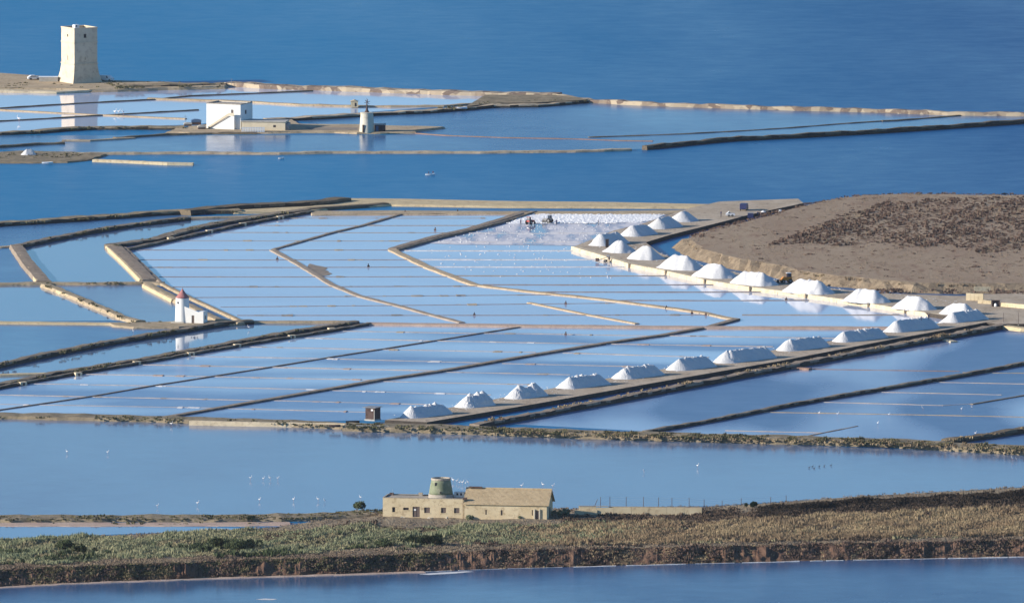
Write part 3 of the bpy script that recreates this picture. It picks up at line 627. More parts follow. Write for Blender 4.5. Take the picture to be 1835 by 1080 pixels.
# harvested pan: loose salt piled in rough rows, stuff
def lumps(name, px_poly, n, size, mat, z=0.06, rows=None, kind='stuff', flat=0.55):
    W = [P(x, y, 0) for x, y in px_poly]
    xs_ = [p.x for p in W]; ys_ = [p.y for p in W]; V = []; F = []
    def inside(x, y):
        c = False; j = len(W)-1
        for i in range(len(W)):
            if (W[i].y > y) != (W[j].y > y) and x < (W[j].x-W[i].x)*(y-W[i].y)/(W[j].y-W[i].y)+W[i].x: c = not c
            j = i
        return c
    k = 0; tries = 0
    while k < n and tries < n*30:
        tries += 1
        x = random.uniform(min(xs_), max(xs_)); y = random.uniform(min(ys_), max(ys_))
        if rows: y = round(y/rows)*rows+random.gauss(0, rows*0.12)
        if not inside(x, y): continue
        k += 1; r = size*random.uniform(0.5, 1.4); h = r*flat*random.uniform(0.7, 1.3); m_ = 6; a0 = random.random()*6
        b = len(V)
        for q in range(m_):
            a = a0+q*2*math.pi/m_; rr = r*random.uniform(0.75, 1.2); V.append((x+rr*math.cos(a), y+rr*math.sin(a), z-0.05))
        for q in range(m_):
            a = a0+q*2*math.pi/m_; rr = r*random.uniform(0.4, 0.6); V.append((x+rr*math.cos(a), y+rr*math.sin(a), z+h*random.uniform(0.55, 0.8)))
        V.append((x, y, z+h))
        for q in range(m_):
            F.append((b+q, b+(q+1) % m_, b+m_+(q+1) % m_, b+m_+q)); F.append((b+m_+q, b+m_+(q+1) % m_, b+2*m_))
    o = mesh_obj(name, V, F, mat, loc=Vector((0, 0, 0))); o['kind'] = kind
    return o
o = sheet('salt_pan', [(905, 403), (952, 383), (1195, 384), (1165, 398), (1120, 408), (1095, 417), (1032, 440), (820, 438), (770, 436)], 0.09, 'wet_salt')
land('harvested_salt', [(912, 400), (945, 385), (1000, 383.5), (1190, 385), (1175, 394), (1140, 398), (1080, 398.5), (1000, 399)], 0.25, 'sunlit_salt', 1.0, rough=0.3)
def ltag(o, label, cat='salt'): o['label'] = label; o['category'] = cat; return o
ltag(lumps('loose_salt', [(905, 402), (945, 385), (1190, 385), (1165, 398), (1080, 402)], 1100, 0.5, 'sunlit_salt', 0.24, rows=3.0, flat=0.22), 'rough white salt raked into rows in the far harvested pan')
ltag(lumps('salt_clods', [(800, 420), (905, 402), (1100, 402), (1090, 416), (1035, 436), (780, 436)], 240, 0.28, 'salt', 0.08), 'white clods scattered over the wet greyish pan below the harvest')
ltag(lumps('salt_clods', [(735, 440), (1020, 440), (1100, 480), (1100, 500), (905, 500), (800, 478)], 110, 0.26, 'salt', 0.06), 'sparse white clods scattered over the blue pans left of the quay')

PLAT = [(700, 752), (800, 733), (890, 716), (985, 698), (1080, 681), (1180, 664), (1270, 652), (1385, 629), (1480, 614), (1575, 598), (1680, 581), (1760, 574), (1780, 575), (1720, 584), (1602, 605), (1400, 644), (1180, 681), (960, 720), (770, 754)]
ltag(lumps('spilled_salt', [(x, y) for x, y in PLAT], 420, 0.22, 'salt', 1.16, flat=0.3), 'small crumbs of salt spilled on the ground between the near heaps')
ltag(lumps('spilled_salt', [(1035, 443), (1132, 470), (1265, 499), (1448, 524), (1626, 551), (1740, 566), (1720, 545), (1500, 522), (1300, 490), (1180, 456), (1130, 436)], 420, 0.24, 'salt', 1.1, flat=0.3), 'crumbs of salt spilled on the quay round the bright heaps')
# ---------------------------------------------------------------- vegetation
def in_poly(W):
    xs_ = np.array([p.x for p in W]); ys_ = np.array([p.y for p in W])
    def f(X, Y):
        c = np.zeros(len(X), bool); j = len(W)-1
        for i in range(len(W)):
            if ys_[i] != ys_[j]:
                c ^= ((ys_[i] > Y) != (ys_[j] > Y)) & (X < (xs_[j]-xs_[i])*(Y-ys_[i])/(ys_[j]-ys_[i])+xs_[i])
            j = i
        return c
    return f
def tufts(name, pts, mat, h, nb=8, spread=0.45, wd=0.12, lean=0.35, label=None, cat='grass'):
    """pts (n,3): one tuft of nb narrow blades at each; a single stuff object"""
    pts = np.asarray(pts); n = len(pts)
    H = h*rng.uniform(0.5, 1.25, n)*(0.8+0.35*np.sin(pts[:, 0]*0.21+pts[:, 1]*0.04)*np.cos(pts[:, 1]*0.09+pts[:, 0]*0.03)+0.2*np.sin(pts[:, 0]*0.7-pts[:, 1]*0.2))
    base = np.repeat(pts, nb, 0); Hb = np.repeat(H, nb)*rng.uniform(0.6, 1.1, n*nb)
    a = rng.uniform(0, 2*np.pi, n*nb); r = spread*np.sqrt(rng.uniform(0, 1, n*nb)); base = base+np.stack([np.cos(a)*r, np.sin(a)*r, -0.1*np.ones(n*nb)], -1)
    b = rng.uniform(0, 2*np.pi, n*nb); ww = wd*rng.uniform(0.6, 1.5, n*nb)
    side = np.stack([np.cos(b)*ww, np.sin(b)*ww, np.zeros(n*nb)], -1)
    c = rng.uniform(0, 2*np.pi, n*nb); L = lean*Hb*rng.uniform(0, 1, n*nb)
    tip = base+np.stack([np.cos(c)*L, np.sin(c)*L, Hb+0.1], -1)
    mid = base+0.55*(tip-base)+np.stack([np.zeros(n*nb), np.zeros(n*nb), Hb*0.06], -1)
    V = np.stack([base-side*0.6, base+side*0.6, mid-side, mid+side, tip], 1).reshape(-1, 3)
    k = np.arange(n*nb)*5
    quads = np.stack([k, k+1, k+3, k+2], 1); tris = np.stack([k+2, k+3, k+4], 1)
    me = bpy.data.meshes.new(name); c0 = V.mean(0); V = V-c0
    me.vertices.add(len(V)); me.vertices.foreach_set('co', V.ravel())
    loops = np.concatenate([quads.ravel(), tris.ravel()]); me.loops.add(len(loops)); me.loops.foreach_set('vertex_index', loops.astype(np.int32))
    ls = np.concatenate([np.arange(len(quads))*4, len(quads)*4+np.arange(len(tris))*3]); me.polygons.add(len(ls)); me.polygons.foreach_set('loop_start', ls.astype(np.int32))
    me.update(calc_edges=True); me.validate()
    me.materials.append(MATS[mat])
    o = bpy.data.objects.new(name, me); COL.objects.link(o); o.location = c0; o['kind'] = 'stuff'
    if label: o['label'] = label; o['category'] = cat
    return o
def line_points(pts, wd, per_m, z, clump=0.0):
    W = [P(x, y, z) for x, y in pts]; out = []
    s = 0
    for a, b in zip(W[:-1], W[1:]):
        L = (b-a).length; d = (b-a).normalized(); n = Vector((-d.y, d.x, 0))
        k = int(L*per_m); t = rng.uniform(0, 1, k)
        if clump:
            ph = (t*L+s); keep = (np.sin(ph*0.37)+np.sin(ph*0.13+2)+0.6*np.sin(ph*0.9+1)+rng.normal(size=k)*0.5) > clump; t = t[keep]
        for tt in t:
            q = a+(b-a)*float(tt)+n*float(rng.uniform(-0.5, 0.5))*wd; out.append((q.x, q.y, z-0.05))
        s += L
    return out
# along the banks
SC = []
def bank_scrub(name, specs, mat, h, nb, label, spread=0.5, wd=0.14):
    pts = []
    for pl, w_, d_, z_, c_ in specs: pts += line_points(pl, w_, d_, z_, c_)
    return tufts(name, pts, mat, h, nb, spread, wd, 0.6, label, 'scrub')
bank_scrub('bank_scrub', [([(-60, 742), (0, 744), (200, 748), (340, 752), (500, 757), (640, 764)], 7, 3.5, 0.85, 0.3),
    ([(-60, 404), (0, 401), (70, 397), (167, 390), (278, 382), (325, 380), (430, 378)], 4, 1.2, 0.85, 0.2),
    ([(-60, 509), (70, 508), (255, 507)], 2.5, 1.2, 0.55, 0.5), ([(82, 511), (120, 526), (167, 546), (225, 571)], 1.6, 1.2, 0.85, 0.2),
    ([(230, 578), (320, 577), (420, 578)], 6, 1.5, 0.55, 0.2), ([(800, 195), (870, 186), (960, 182), (1050, 179)], 7, 3.0, 0.85, -0.6),
    ([(-60, 239), (70, 236), (167, 229), (330, 229)], 3, 1.2, 0.75, 0.2), ([(205, 157), (300, 155), (400, 152)], 6, 3, 1.3, -0.3), ([(0, 153), (100, 155), (200, 150), (300, 151), (400, 152)], 18, 2.5, 0.95, 0.2),
    ([(-20, 281), (60, 279), (150, 279)], 14, 2.5, 0.45, 0.0), ([(35, 440), (139, 418), (222, 404), (333, 391)], 2, 0.8, 0.95, 0.4),
    ([(200, 441), (350, 408), (548, 377)], 4, 0.8, 0.95, 0.4), ([(0, 688), (240, 646), (500, 598), (635, 577)], 3, 0.9, 0.85, 0.2), ([(0, 654), (204, 611), (395, 579)], 2.5, 0.8, 1.25, 0.2)],
    'scrub_olive', 0.55, 9, 'low olive scrub growing in patches along the earth banks')
bank_scrub('bank_scrub', [([(620, 763), (760, 766), (900, 771), (1100, 778), (1400, 786), (1600, 792), (1900, 809)], 9.5, 7.0, 1.2, -0.9)], 'scrub_olive', 0.75, 10, 'thick olive scrub covering the bank right of the wooden hut')
bank_scrub('bank_scrub', [([(900, 773), (1100, 780), (1400, 788), (1600, 794), (1900, 811)], 9.5, 3.0, 1.2, 0.0), ([(870, 755), (1060, 719), (1400, 654), (1750, 590)], 2.6, 1.4, 1.25, 0.2),
    ([(1600, 792), (1900, 808)], 9, 4.0, 1.2, -1), ([(1696, 790), (1835, 769), (1900, 760)], 2.5, 2.5, 1.05, -0.5)], 'reed_dry', 0.65, 9, 'dry brown tufts on the banks at right')
bank_scrub('bank_scrub', [([(-60, 928), (200, 927), (400, 927), (540, 925), (680, 915)], 9, 4.5, 0.85, 0.0), ([(-60, 938), (520, 937)], 4, 1.0, 0.2, 0.6)], 'scrub_olive', 0.5, 9, 'short olive tufts on the narrow bank left of the farmhouse')
# marsh
def marsh_pts(n, x0, x1, v0, v1, keep=None):
    out = []
    px = rng.uniform(x0, x1, n); v = rng.uniform(v0, v1, n)
    for a, b in zip(px, v):
        if keep and not keep(a, b): continue
        q = marsh_point(a, b); out.append((q.x, q.y, q.z))
    return out
def gate(t, a, b): return max(0, min(1, (t-a)/(b-a)))
FARM = lambda x, v: 675 < x < 1010 and v < 0.42
def pn(x, v, k=0):                                # patchiness, about -1..1
    X, Y = x*0.14, v*95.0
    return (math.sin(X*0.16+Y*0.05+k)*math.cos(Y*0.11-X*0.05+k*2)+0.6*math.sin(X*0.41-Y*0.09+k*3)*math.cos(Y*0.27+X*0.12+k)+0.4*math.sin(X*1.1+k)*math.sin(Y*0.7+X*0.3+k*4))
GV0 = lambda x: 0.10+0.30*gate(x, 450, 760); 
green = lambda x, v: v > GV0(x)+0.05*pn(x, v, 5) and random.random() < (1-gate(x, 850, 1150)*0.93)*(0.12 if pn(x, v, 1) < -0.25 else 0.95) and not FARM(x, v)
def zone(c, w, k, x, v): return math.exp(-((v-c-0.05*pn(x, 0.3, k))/w)**2)
def z_reedL(x, v):                                # broad green belt, left to just past the farm
    top = 0.06+0.30*gate(x, 430, 640)
    return v > top+0.03*pn(x, v, 5) and v < 0.84+0.06*pn(x, 0, 2) and random.random() < 1-gate(x, 880, 1180)
tufts('reeds', marsh_pts(26000, -80, 1200, 0.04, 0.92, lambda x, v: z_reedL(x, v) and not FARM(x, v) and pn(x, v, 2) > -0.35), 'reed_green', 1.15, 7, 0.5, 0.085, 0.5, 'greyish green reeds in the near marsh at left')
tufts('reeds', marsh_pts(20000, -80, 1300, 0.04, 0.95, lambda x, v: z_reedL(x, v) and not FARM(x, v)), 'reed_olive', 0.75, 7, 0.5, 0.08, 0.7, 'shorter olive reeds between the taller ones at left')
tufts('reeds', marsh_pts(3000, -80, 900, 0.45, 0.92, lambda x, v: pn(x*0.7, v, 9) > 0.55 and random.random() < 0.9), 'shrub_leaf', 1.7, 10, 0.7, 0.12, 0.5, 'darkest green clumps in the marsh at left')
tufts('reeds', marsh_pts(28000, 900, 1920, 0.40, 0.93, lambda x, v: random.random() < gate(x, 880, 1180)*(0.25 if pn(x, v, 3) < -0.3 else 1)), 'reed_dry', 1.2, 7, 0.5, 0.07, 0.4, 'tall straw coloured reeds on the marsh at right')
tufts('reeds', marsh_pts(2500, 950, 1920, 0.55, 0.95, lambda x, v: pn(x, v, 4) > 0.25), 'reed_olive', 0.8, 9, 0.8, 0.12, 0.6, 'olive patches among the straw coloured reeds')
tufts('marsh_scrub', marsh_pts(14000, 480, 1920, 0.08, 0.60, lambda x, v: not FARM(x, v-0.02) and random.random() < max(zone(0.38, 0.085, 6, x, v), 0.8*zone(0.30, 0.10, 6, x, v)*(x > 1000)) ), 'scrub_dark', 0.8, 10, 0.8, 0.14, 0.7, 'dark purplish brown scrub belt behind the reeds', 'scrub')
tufts('marsh_scrub', marsh_pts(3500, 850, 1920, 0.5, 0.97, lambda x, v: pn(x, v, 7) > 0.4), 'scrub_dark', 0.9, 10, 0.8, 0.14, 0.6, 'dark patches of scrub among the straw coloured reeds', 'scrub')
tufts('marsh_scrub', marsh_pts(6500, 1360, 1920, 0.12, 0.34), 'ditch_shade_scrub', 0.8, 10, 0.9, 0.18, 0.9, 'scrub coloured near black for the shade of the ditch at far right', 'scrub')  # near-black leaf colour stands in for shade in the ditch
tufts('marsh_grass', marsh_pts(18000, -80, 1920, 0.0, 1.0, lambda x, v: not (690 < x < 990 and v < 0.30)), 'marsh_straw', 0.35, 7, 0.5, 0.07, 0.8, 'short dry grass between the reeds')
tufts('marsh_grass', marsh_pts(6000, -80, 1920, 0.84, 1.0, lambda x, v: random.random() < 1-0.6*gate(x, 700, 1000)), 'marsh_straw', 0.5, 8, 0.6, 0.1, 0.9, 'low dry growth along the top of the bank')
def bank_pts(n, umax=0.8, k=0, thr=-0.1, x0=-80, x1=1920):
    out = []
    for a, u in zip(rng.uniform(x0, x1, n), rng.uniform(0.0, umax, n)):
        t_ = marsh_point(a, 1.0); b_ = P(a, ip(SHORE, a), -0.1); q = t_.lerp(b_, u**1.15); q.z = t_.z*(1-u**1.25)+b_.z*u**1.25
        if snoise(a*0.05+u*2.5, 3+k)+0.8*snoise(a*0.013-u*1.5, 1+k)+0.8*snoise(a*0.15+u*6, k)+random.gauss(0, 0.3) > thr+u*0.4: out.append((q.x, q.y, q.z))
    return out
tufts('bank_tufts', bank_pts(7000, 0.9, 0, -0.2), 'scrub_brown', 0.6, 8, 0.7, 0.14, 1.1, 'brown tufts hanging over the reddish bank', 'scrub')
tufts('bank_tufts', bank_pts(5000, 0.75, 2, -0.5, -80, 820), 'scrub_olive', 0.5, 8, 0.7, 0.12, 1.1, 'olive scrub covering the left part of the shore bank', 'scrub')
tufts('bank_tufts', bank_pts(2600, 1.0, 5, 0.3), 'ditch_shade_scrub', 0.55, 8, 0.7, 0.16, 1.0, 'blackish tufts in the hollows of the shore bank', 'scrub')
tufts('bank_tufts', bank_pts(5000, 1.0, 7, -0.4), 'reed_dry', 0.45, 8, 0.6, 0.07, 1.1, 'straw tufts on the reddish bank', 'grass')
# field
fw_ = [P(x, y, 2.6) for x, y in [(1375, 440), (1392, 428), (1425, 424), (1440, 409), (1478, 402), (1500, 386), (1540, 380), (1570, 366), (1640, 360), (1700, 355), (1900, 353), (1900, 452), (1820, 448), (1760, 455), (1700, 440), (1640, 445), (1580, 436), (1500, 441), (1450, 436)]]
fi = in_poly(fw_)
def poly_pts(W, f, n, z, jx=0):
    X = rng.uniform(min(p.x for p in W), max(p.x for p in W), n*3); Y = rng.uniform(min(p.y for p in W), max(p.y for p in W), n*3)
    k = f(X, Y); X = X[k][:n]; Y = Y[k][:n]
    return np.stack([X, Y, z+0*X], -1)
tufts('field_scrub', poly_pts(fw_, fi, 2900, 2.58), 'scrub_brown', 0.66, 13, 0.36, 0.14, 0.35, 'dark brown bushes dotted thickly over the raised field', 'scrub')
tufts('field_scrub', poly_pts(fw_, fi, 1500, 2.58), 'field_grass', 0.38, 10, 0.55, 0.10, 0.7, 'dry grass between the bushes of the raised field', 'grass')
fw2 = [P(x, y, 2.6) for x, y in [(1240, 430), (1337, 464), (1430, 482), (1573, 498), (1740, 505), (1900, 506), (1900, 352), (1640, 348), (1490, 358), (1400, 381)]]
tufts('field_grass', poly_pts(fw2, in_poly(fw2), 5000, 2.58), 'field_grass', 0.20, 7, 0.7, 0.10, 1.2, 'thin greyish grass over the raised field', 'grass')
tufts('field_scrub', poly_pts(fw2, in_poly(fw2), 260, 2.58), 'scrub_brown', 0.45, 12, 0.7, 0.14, 0.8, 'a few scattered low bushes on the bare part of the field', 'scrub')
cr = [(1237, 429), (1262, 447), (1300, 458), (1337, 467), (1394, 477), (1430, 487), (1501, 497), (1573, 504), (1644, 510), (1740, 511), (1900, 511)]
tufts('bank_tufts', line_points(cr, 4.5, 3.5, 1.9, -0.6), 'reed_dry', 0.7, 9, 0.6, 0.12, 0.9, 'dry tufts on the edge of the raised field', 'grass')
tufts('bank_tufts', line_points(cr[4:], 4.5, 2.5, 1.4, 0.0), 'scrub_brown', 0.6, 9, 0.6, 0.14, 0.9, 'brown scrub on the edge of the raised field at right', 'scrub')
tufts('bank_tufts', line_points([(1245, 426), (1270, 414), (1350, 394), (1400, 380), (1440, 370), (1490, 357), (1550, 350), (1640, 347), (1900, 350)], 4, 1.8, 2.4, 0.0), 'scrub_brown', 0.5, 9, 0.6, 0.12, 0.9, 'brown scrub on the rear edge of the raised field', 'scrub')
tufts('bank_tufts', line_points([(1560, 522), (1700, 522), (1900, 524)], 12, 5, 1.05, -0.2), 'scrub_brown', 0.7, 9, 0.6, 0.14, 0.7, 'brown scrub below the field behind the ruined wall', 'scrub')

# shrubs one can tell apart
def shrub(px, py, z, wx, h, label, mat='shrub_leaf', n=420, nm='shrub'):
    c = P(px, py, z); o = empty(nm, c, random.random()*6, label, 'shrub', 'dark shrubs along the near shore')
    m = MB()
    for k in range(5):
        a = random.uniform(0, 6.28); m.tube((0, 0, -0.3), (math.cos(a)*wx*0.3, math.sin(a)*wx*0.3, h*0.6), 0.06, 0.02, 6)
    m.build('stem', 'wood_dark', o)
    cl = [(random.gauss(0, wx*0.27), random.gauss(0, wx*0.27), h*random.uniform(0.3, 0.75), random.uniform(0.25, 0.42)*h) for _ in range(9)]
    V = []; F = []
    for k in range(n):
        x, y, zz, r = random.choice(cl); u = Vector((random.gauss(0, 1), random.gauss(0, 1), random.gauss(0, 1))).normalized()*r*random.uniform(0.6, 1.1)
        p = Vector((x, y, max(zz, r*0.6)))+u; a = Vector((random.gauss(0, 1), random.gauss(0, 1), random.gauss(0, 1))).normalized()*random.uniform(0.13, 0.28); b = a.orthogonal().normalized()*a.length*0.6
        i = len(V); V += [tuple(p-a), tuple(p+b), tuple(p+a), tuple(p-b)]; F.append((i, i+1, i+2, i+3))
    mesh_obj('foliage', V, F, mat, o)
def mz(px, py):                                    # marsh height under an image point
    best = 0
    for v in np.linspace(0, 1, 60):
        if ip(REAR, px)*(1-v)+ip(CREST, px)*v <= py: best = v
    return marsh_point(px, best).z
for px, py, wx, h, lb in [(392, 984, 5.5, 3.2, 'largest dark green bush in the marsh at left, below the narrow pond'), (425, 988, 5.0, 2.9, 'dark green bush right beside the largest one in the marsh at left'),
    (452, 984, 4.4, 2.6, 'dark bluish bush at the right end of the marsh clump left of the farmhouse'), (370, 990, 2.6, 1.7, 'small dark bush at the left foot of the marsh clump'),
    (545, 970, 2.6, 1.5, 'lone olive bush between the left marsh clump and the farmhouse'), (640, 912, 3.4, 2.0, 'greyish bush just left of the farmhouse by the shore'),
    (740, 975, 6.0, 2.5, 'dark bush in the reeds below the farmhouse door'), (775, 978, 6.0, 2.6, 'dark bush in the reeds below the windmill tower'), (690, 980, 4.4, 2.0, 'low dark bush in the reeds below the left corner of the farmhouse'),
    (860, 928, 4.0, 1.9, 'pale olive bush against the farmhouse wall where the two wings meet'), (895, 928, 3.4, 1.5, 'olive bush against the tiled wing, beside a paler one'), (840, 931, 3.0, 1.2, 'low olive bush in front of the rightmost farmhouse window'),
    (930, 929, 2.6, 1.0, 'small olive bush in front of the middle of the tiled wing'), (1010, 924, 4.4, 1.7, 'dark olive bush at the right corner of the farmhouse'), (1350, 908, 2.4, 1.4, 'green bush by the wire fence right of the low wall'),
    (110, 985, 5.5, 2.5, 'green bush near the left edge of the marsh'), (150, 990, 5.0, 2.2, 'green bush second from the left edge of the marsh'), (450, 931, 2.4, 1.0, 'dark round bush on the narrow bank left of the farmhouse')]:
    shrub(px, py, (mz(px, py) if py > ip(REAR, px) else 0.7), wx, h, lb, 'reed_green' if h < 1.95 and 'olive' in lb or 'pale' in lb else 'shrub_leaf', n=int(500+wx*190))
# ---------------------------------------------------------------- near farmhouse with windmill stump
sp = lambda y: 1.0/mpp(y)
m1 = mpp(924)
FO = P(686, 925, 0.75); FR = -R(9)
farm = empty('farmhouse', FO, FR, 'long sandy farmhouse with a green stained windmill stump and tiled wing, near shore', 'farmhouse')
D_ = (1, 0, 0)
WA = 148*m1; HA = 4.75; DA = 8.0
def ops_from(lst, x0, yb): return [((a-x0)*m1, (b-x0)*m1, (yb-d)*m1, (yb-c)*m1) for a, b, c, d in lst]
opsA = ops_from([(703, 712, 908.5, 917.5), (723, 733, 909, 913.5), (740, 753, 907, 925.9), (761, 771.5, 908, 918), (791.5, 800.5, 908, 917.6), (815, 825, 908, 917.6)], 686, 926)
m = MB().facade((0, 0, 0), D_, WA, -1.2, HA, opsA, 0.3)
m.add([(WA, 0, -1.2), (WA, DA, -1.2), (WA, DA, HA), (WA, 0, HA)], [(0, 1, 2, 3)]).add([(0, 0, -1.2), (0, DA, -1.2), (0, DA, HA), (0, 0, HA)], [(3, 2, 1, 0)]).add([(0, DA, -1.2), (WA, DA, -1.2), (WA, DA, HA), (0, DA, HA)], [(3, 2, 1, 0)])
m.build('wall', 'farm_wall', farm)
MB().box(0.3, WA-0.3, 0.3, DA-0.3, HA-0.5, HA-0.15).build('roof', 'roof_screed', farm)
p_ = MB(); p_.box(-0.05, WA+0.05, -0.05, 0.3, HA, HA+0.12); p_.box(-0.05, 0.3, 0.303, DA-0.303, HA, HA+0.12); p_.box(-0.05, WA+0.05, DA-0.3, DA+0.05, HA, HA+0.1); p_.box(WA-0.3, WA+0.05, 0.303, DA-0.303, HA, HA+0.1)
p_.build('parapet', 'roof_screed', farm)
for i, o_ in enumerate(opsA):
    if i == 2:
        d_ = pane(farm, (0, 0, 0), D_, o_, 0.2, 'shutter_brown', 'door')
        mm = MB().box(o_[0]+0.35, o_[0]+0.85, 0.07, 0.12, o_[3]-1.0, o_[3]-0.6).build('notice', 'white_paint', d_)
        MB().box(o_[0]+0.93, o_[0]+0.97, 0.09, 0.14, o_[2]+0.02, o_[3]-0.02).build('seam', 'opening_dark', d_)
    else:
        f_ = pane(farm, (0, 0, 0), D_, o_, 0.25, 'opening_dark' if i in (0, 1) else 'shutter_brown', 'window')
        MB().box(o_[0]-0.08, o_[1]+0.08, -0.10, -0.003, o_[2]-0.14, o_[2]-0.003).build('window_sill', 'farm_wall', f_)
        if i == 0: MB().box(o_[0]+0.75, o_[1]-0.05, 0.05, 0.12, o_[2]+0.05, o_[3]-0.05).build('shutter', 'farm_wall', f_)
# tower on the roof side
tc = ((786.5-686)*m1, 4.2)
prof = [(3.15, -0.8), (3.05, HA-0.2), (3.02, HA+0.2)]
MB().lathe([(3.2, -0.8), (3.12, HA+0.75)], 32, *tc).build('tower_base', 'roof_screed', farm, True)
tw = MB().lathe([(3.0, HA+0.70), (2.92, HA+1.4), (2.72, HA+2.6), (2.52, HA+3.6), (2.38, HA+4.4)], 40, *tc)
tw.build('tower', 'green_plaster', farm, True)
MB().lathe([(2.46, HA+4.25), (2.48, HA+4.5), (2.46, HA+4.75), (2.15, HA+4.76), (2.1, HA+4.3)], 40, *tc).build('rim', 'roof_screed', farm)
MB().box(tc[0]-1.15, tc[0]-0.70, tc[1]-2.55, tc[1]-2.2, HA+3.0, HA+3.8).build('window', 'opening_dark', farm)
MB().box(tc[0]+0.2, tc[0]+0.55, tc[1]-3.1, tc[1]-2.5, HA+1.2, HA+1.6).build('beam_hole', 'opening_dark', farm)
wx0 = (809.5-686)*m1; wx1 = (828.5-686)*m1
opw = [(0.55, 1.05, HA+0.35, HA+0.9), (1.5, 2.0, HA+0.35, HA+0.9)]
m = MB().facade((wx0, 5.0, 0), D_, wx1-wx0, HA-0.2, HA+1.15, opw, 0.2)
m.box(wx0, wx1, 5.21, 6.6, HA-0.2, HA+1.15); m.box(wx0, wx1, 5.0, 5.207, HA+1.153, HA+1.22)
m.build('water_tank', 'white_wall', farm)
for o_ in opw: pane(farm, (wx0, 5.0, 0), D_, o_, 0.19, 'opening_dark', 'tank_opening')
MB().box((743-686)*m1, (750-686)*m1, 6.5, 7.3, HA-0.15, HA+0.65).build('chimney', 'roof_screed', farm)
MB().box((690-686)*m1, (697-686)*m1, 7.0, 7.6, HA-0.15, HA+0.45).build('chimney', 'wood_dark', farm)
# tiled wing
xb0 = WA+0.02; WB = 149*m1; DB = 9.5; EB = 3.7; RB = 6.9
BX = lambda px: (px-834)*m1+xb0-0.0
opsB = [(t[0]-xb0, t[1]-xb0, t[2], t[3]) for t in [(BX(872), BX(874.5), 1.0, 2.2), (BX(900), BX(903), 0.9, 2.2), (BX(956), BX(958), 1.0, 2.4), (BX(962), BX(969), 0.1, 2.2)]]
m = MB().facade((xb0, -0.25, 0), D_, WB, -1.2, EB, opsB, 0.12)
y0 = -0.25; y1 = y0+DB; ym = (y0+y1)/2
for x_, s_ in ((xb0+WB, 1), (xb0, -1)):
    f_ = (0, 1, 2, 3, 4) if s_ > 0 else (4, 3, 2, 1, 0)
    m.add([(x_, y0, -1.2), (x_, y1, -1.2), (x_, y1, EB), (x_, ym, RB), (x_, y0, EB)], [f_])
m.add([(xb0, y1, -1.2), (xb0+WB, y1, -1.2), (xb0+WB, y1, EB), (xb0, y1, EB)], [(3, 2, 1, 0)])
m.build('wing_wall', 'farm_wall', farm)
for o_ in opsB[:3]: pane(farm, (xb0, -0.25, 0), D_, o_, 0.11, 'opening_dark', 'window')
pane(farm, (xb0, -0.25, 0), D_, opsB[3], 0.11, 'shutter_brown', 'door')
MB().box(xb0+opsB[3][0]-0.35, xb0+opsB[3][0]-0.02, -0.5, -0.253, -0.3, 2.6).build('door_jamb', 'mill_stone', farm)
MB().box(xb0+opsB[3][1]+0.02, xb0+opsB[3][1]+0.3, -0.5, -0.253, -0.3, 2.6).build('door_jamb', 'mill_stone', farm)
MB().box(xb0+WB+0.003, xb0+WB+0.08, ym-1.0, ym+1.0, -0.2, 2.6).build('door', 'opening_dark', farm)
# roof: many tile courses running up the slope (pieces too small to pick apart: one stuff part)
V = []; F = []
nx_ = 74; L_ = WB+0.9; th = 0.12
for side in (0, 1):
    ya, yb = (y0-0.35, ym) if side == 0 else (y1+0.35, ym)
    za = EB-0.25; zb = RB+0.05
    rows_ = 12
    for i in range(nx_):
        xa = xb0-0.3+i*L_/nx_; xw = L_/nx_*0.62
        for j in range(rows_):
            t0, t1 = j/rows_, (j+1.12)/rows_
            t1 = min(1.0, t1)
            lift = 0.05+random.uniform(0, 0.03); k = len(V)
            V += [(xa, ya+(yb-ya)*t0, za+(zb-za)*t0+0.14), (xa+xw*0.5, ya+(yb-ya)*t0, za+(zb-za)*t0+0.14+0.045+lift*0.5), (xa+xw, ya+(yb-ya)*t0, za+(zb-za)*t0+0.14),
                  (xa, ya+(yb-ya)*t1, za+(zb-za)*t1+0.10), (xa+xw*0.5, ya+(yb-ya)*t1, za+(zb-za)*t1+0.10+0.04), (xa+xw, ya+(yb-ya)*t1, za+(zb-za)*t1+0.10)]
            F += [(k, k+1, k+4, k+3), (k+1, k+2, k+5, k+4)]
t_ = mesh_obj('roof_tiles', V, F, 'tile_roof', farm); t_['kind'] = 'stuff'
m = MB()
for ya in (y0-0.35, y1+0.35):
    V_ = [(xb0-0.3, ya, EB-0.25), (xb0-0.3+L_, ya, EB-0.25), (xb0-0.3+L_, ym, RB+0.05), (xb0-0.3, ym, RB+0.05)]
    V2 = [(a, b, c+th) for a, b, c in V_]
    m.add(V_+V2, [(0, 1, 2, 3), (7, 6, 5, 4), (0, 4, 5, 1), (1, 5, 6, 2), (2, 6, 7, 3), (3, 7, 4, 0)])
m.build('wing_roof', 'tile_roof', farm)
MB().tube((xb0-0.3, ym, RB+0.22), (xb0-0.3+L_, ym, RB+0.22), 0.16, n=8).build('roof_ridge', 'tile_roof', farm)
MB().box(xb0-0.45, xb0+0.6, -0.1, 0.5, HA-0.1, HA+0.35).build('gutter_block', 'wood_dark', farm)
MB().box(xb0+0.5, xb0+3.8, ym-0.5, ym-0.1, RB+0.2, RB+0.6).build('ridge_cap', 'wood_dark', farm)

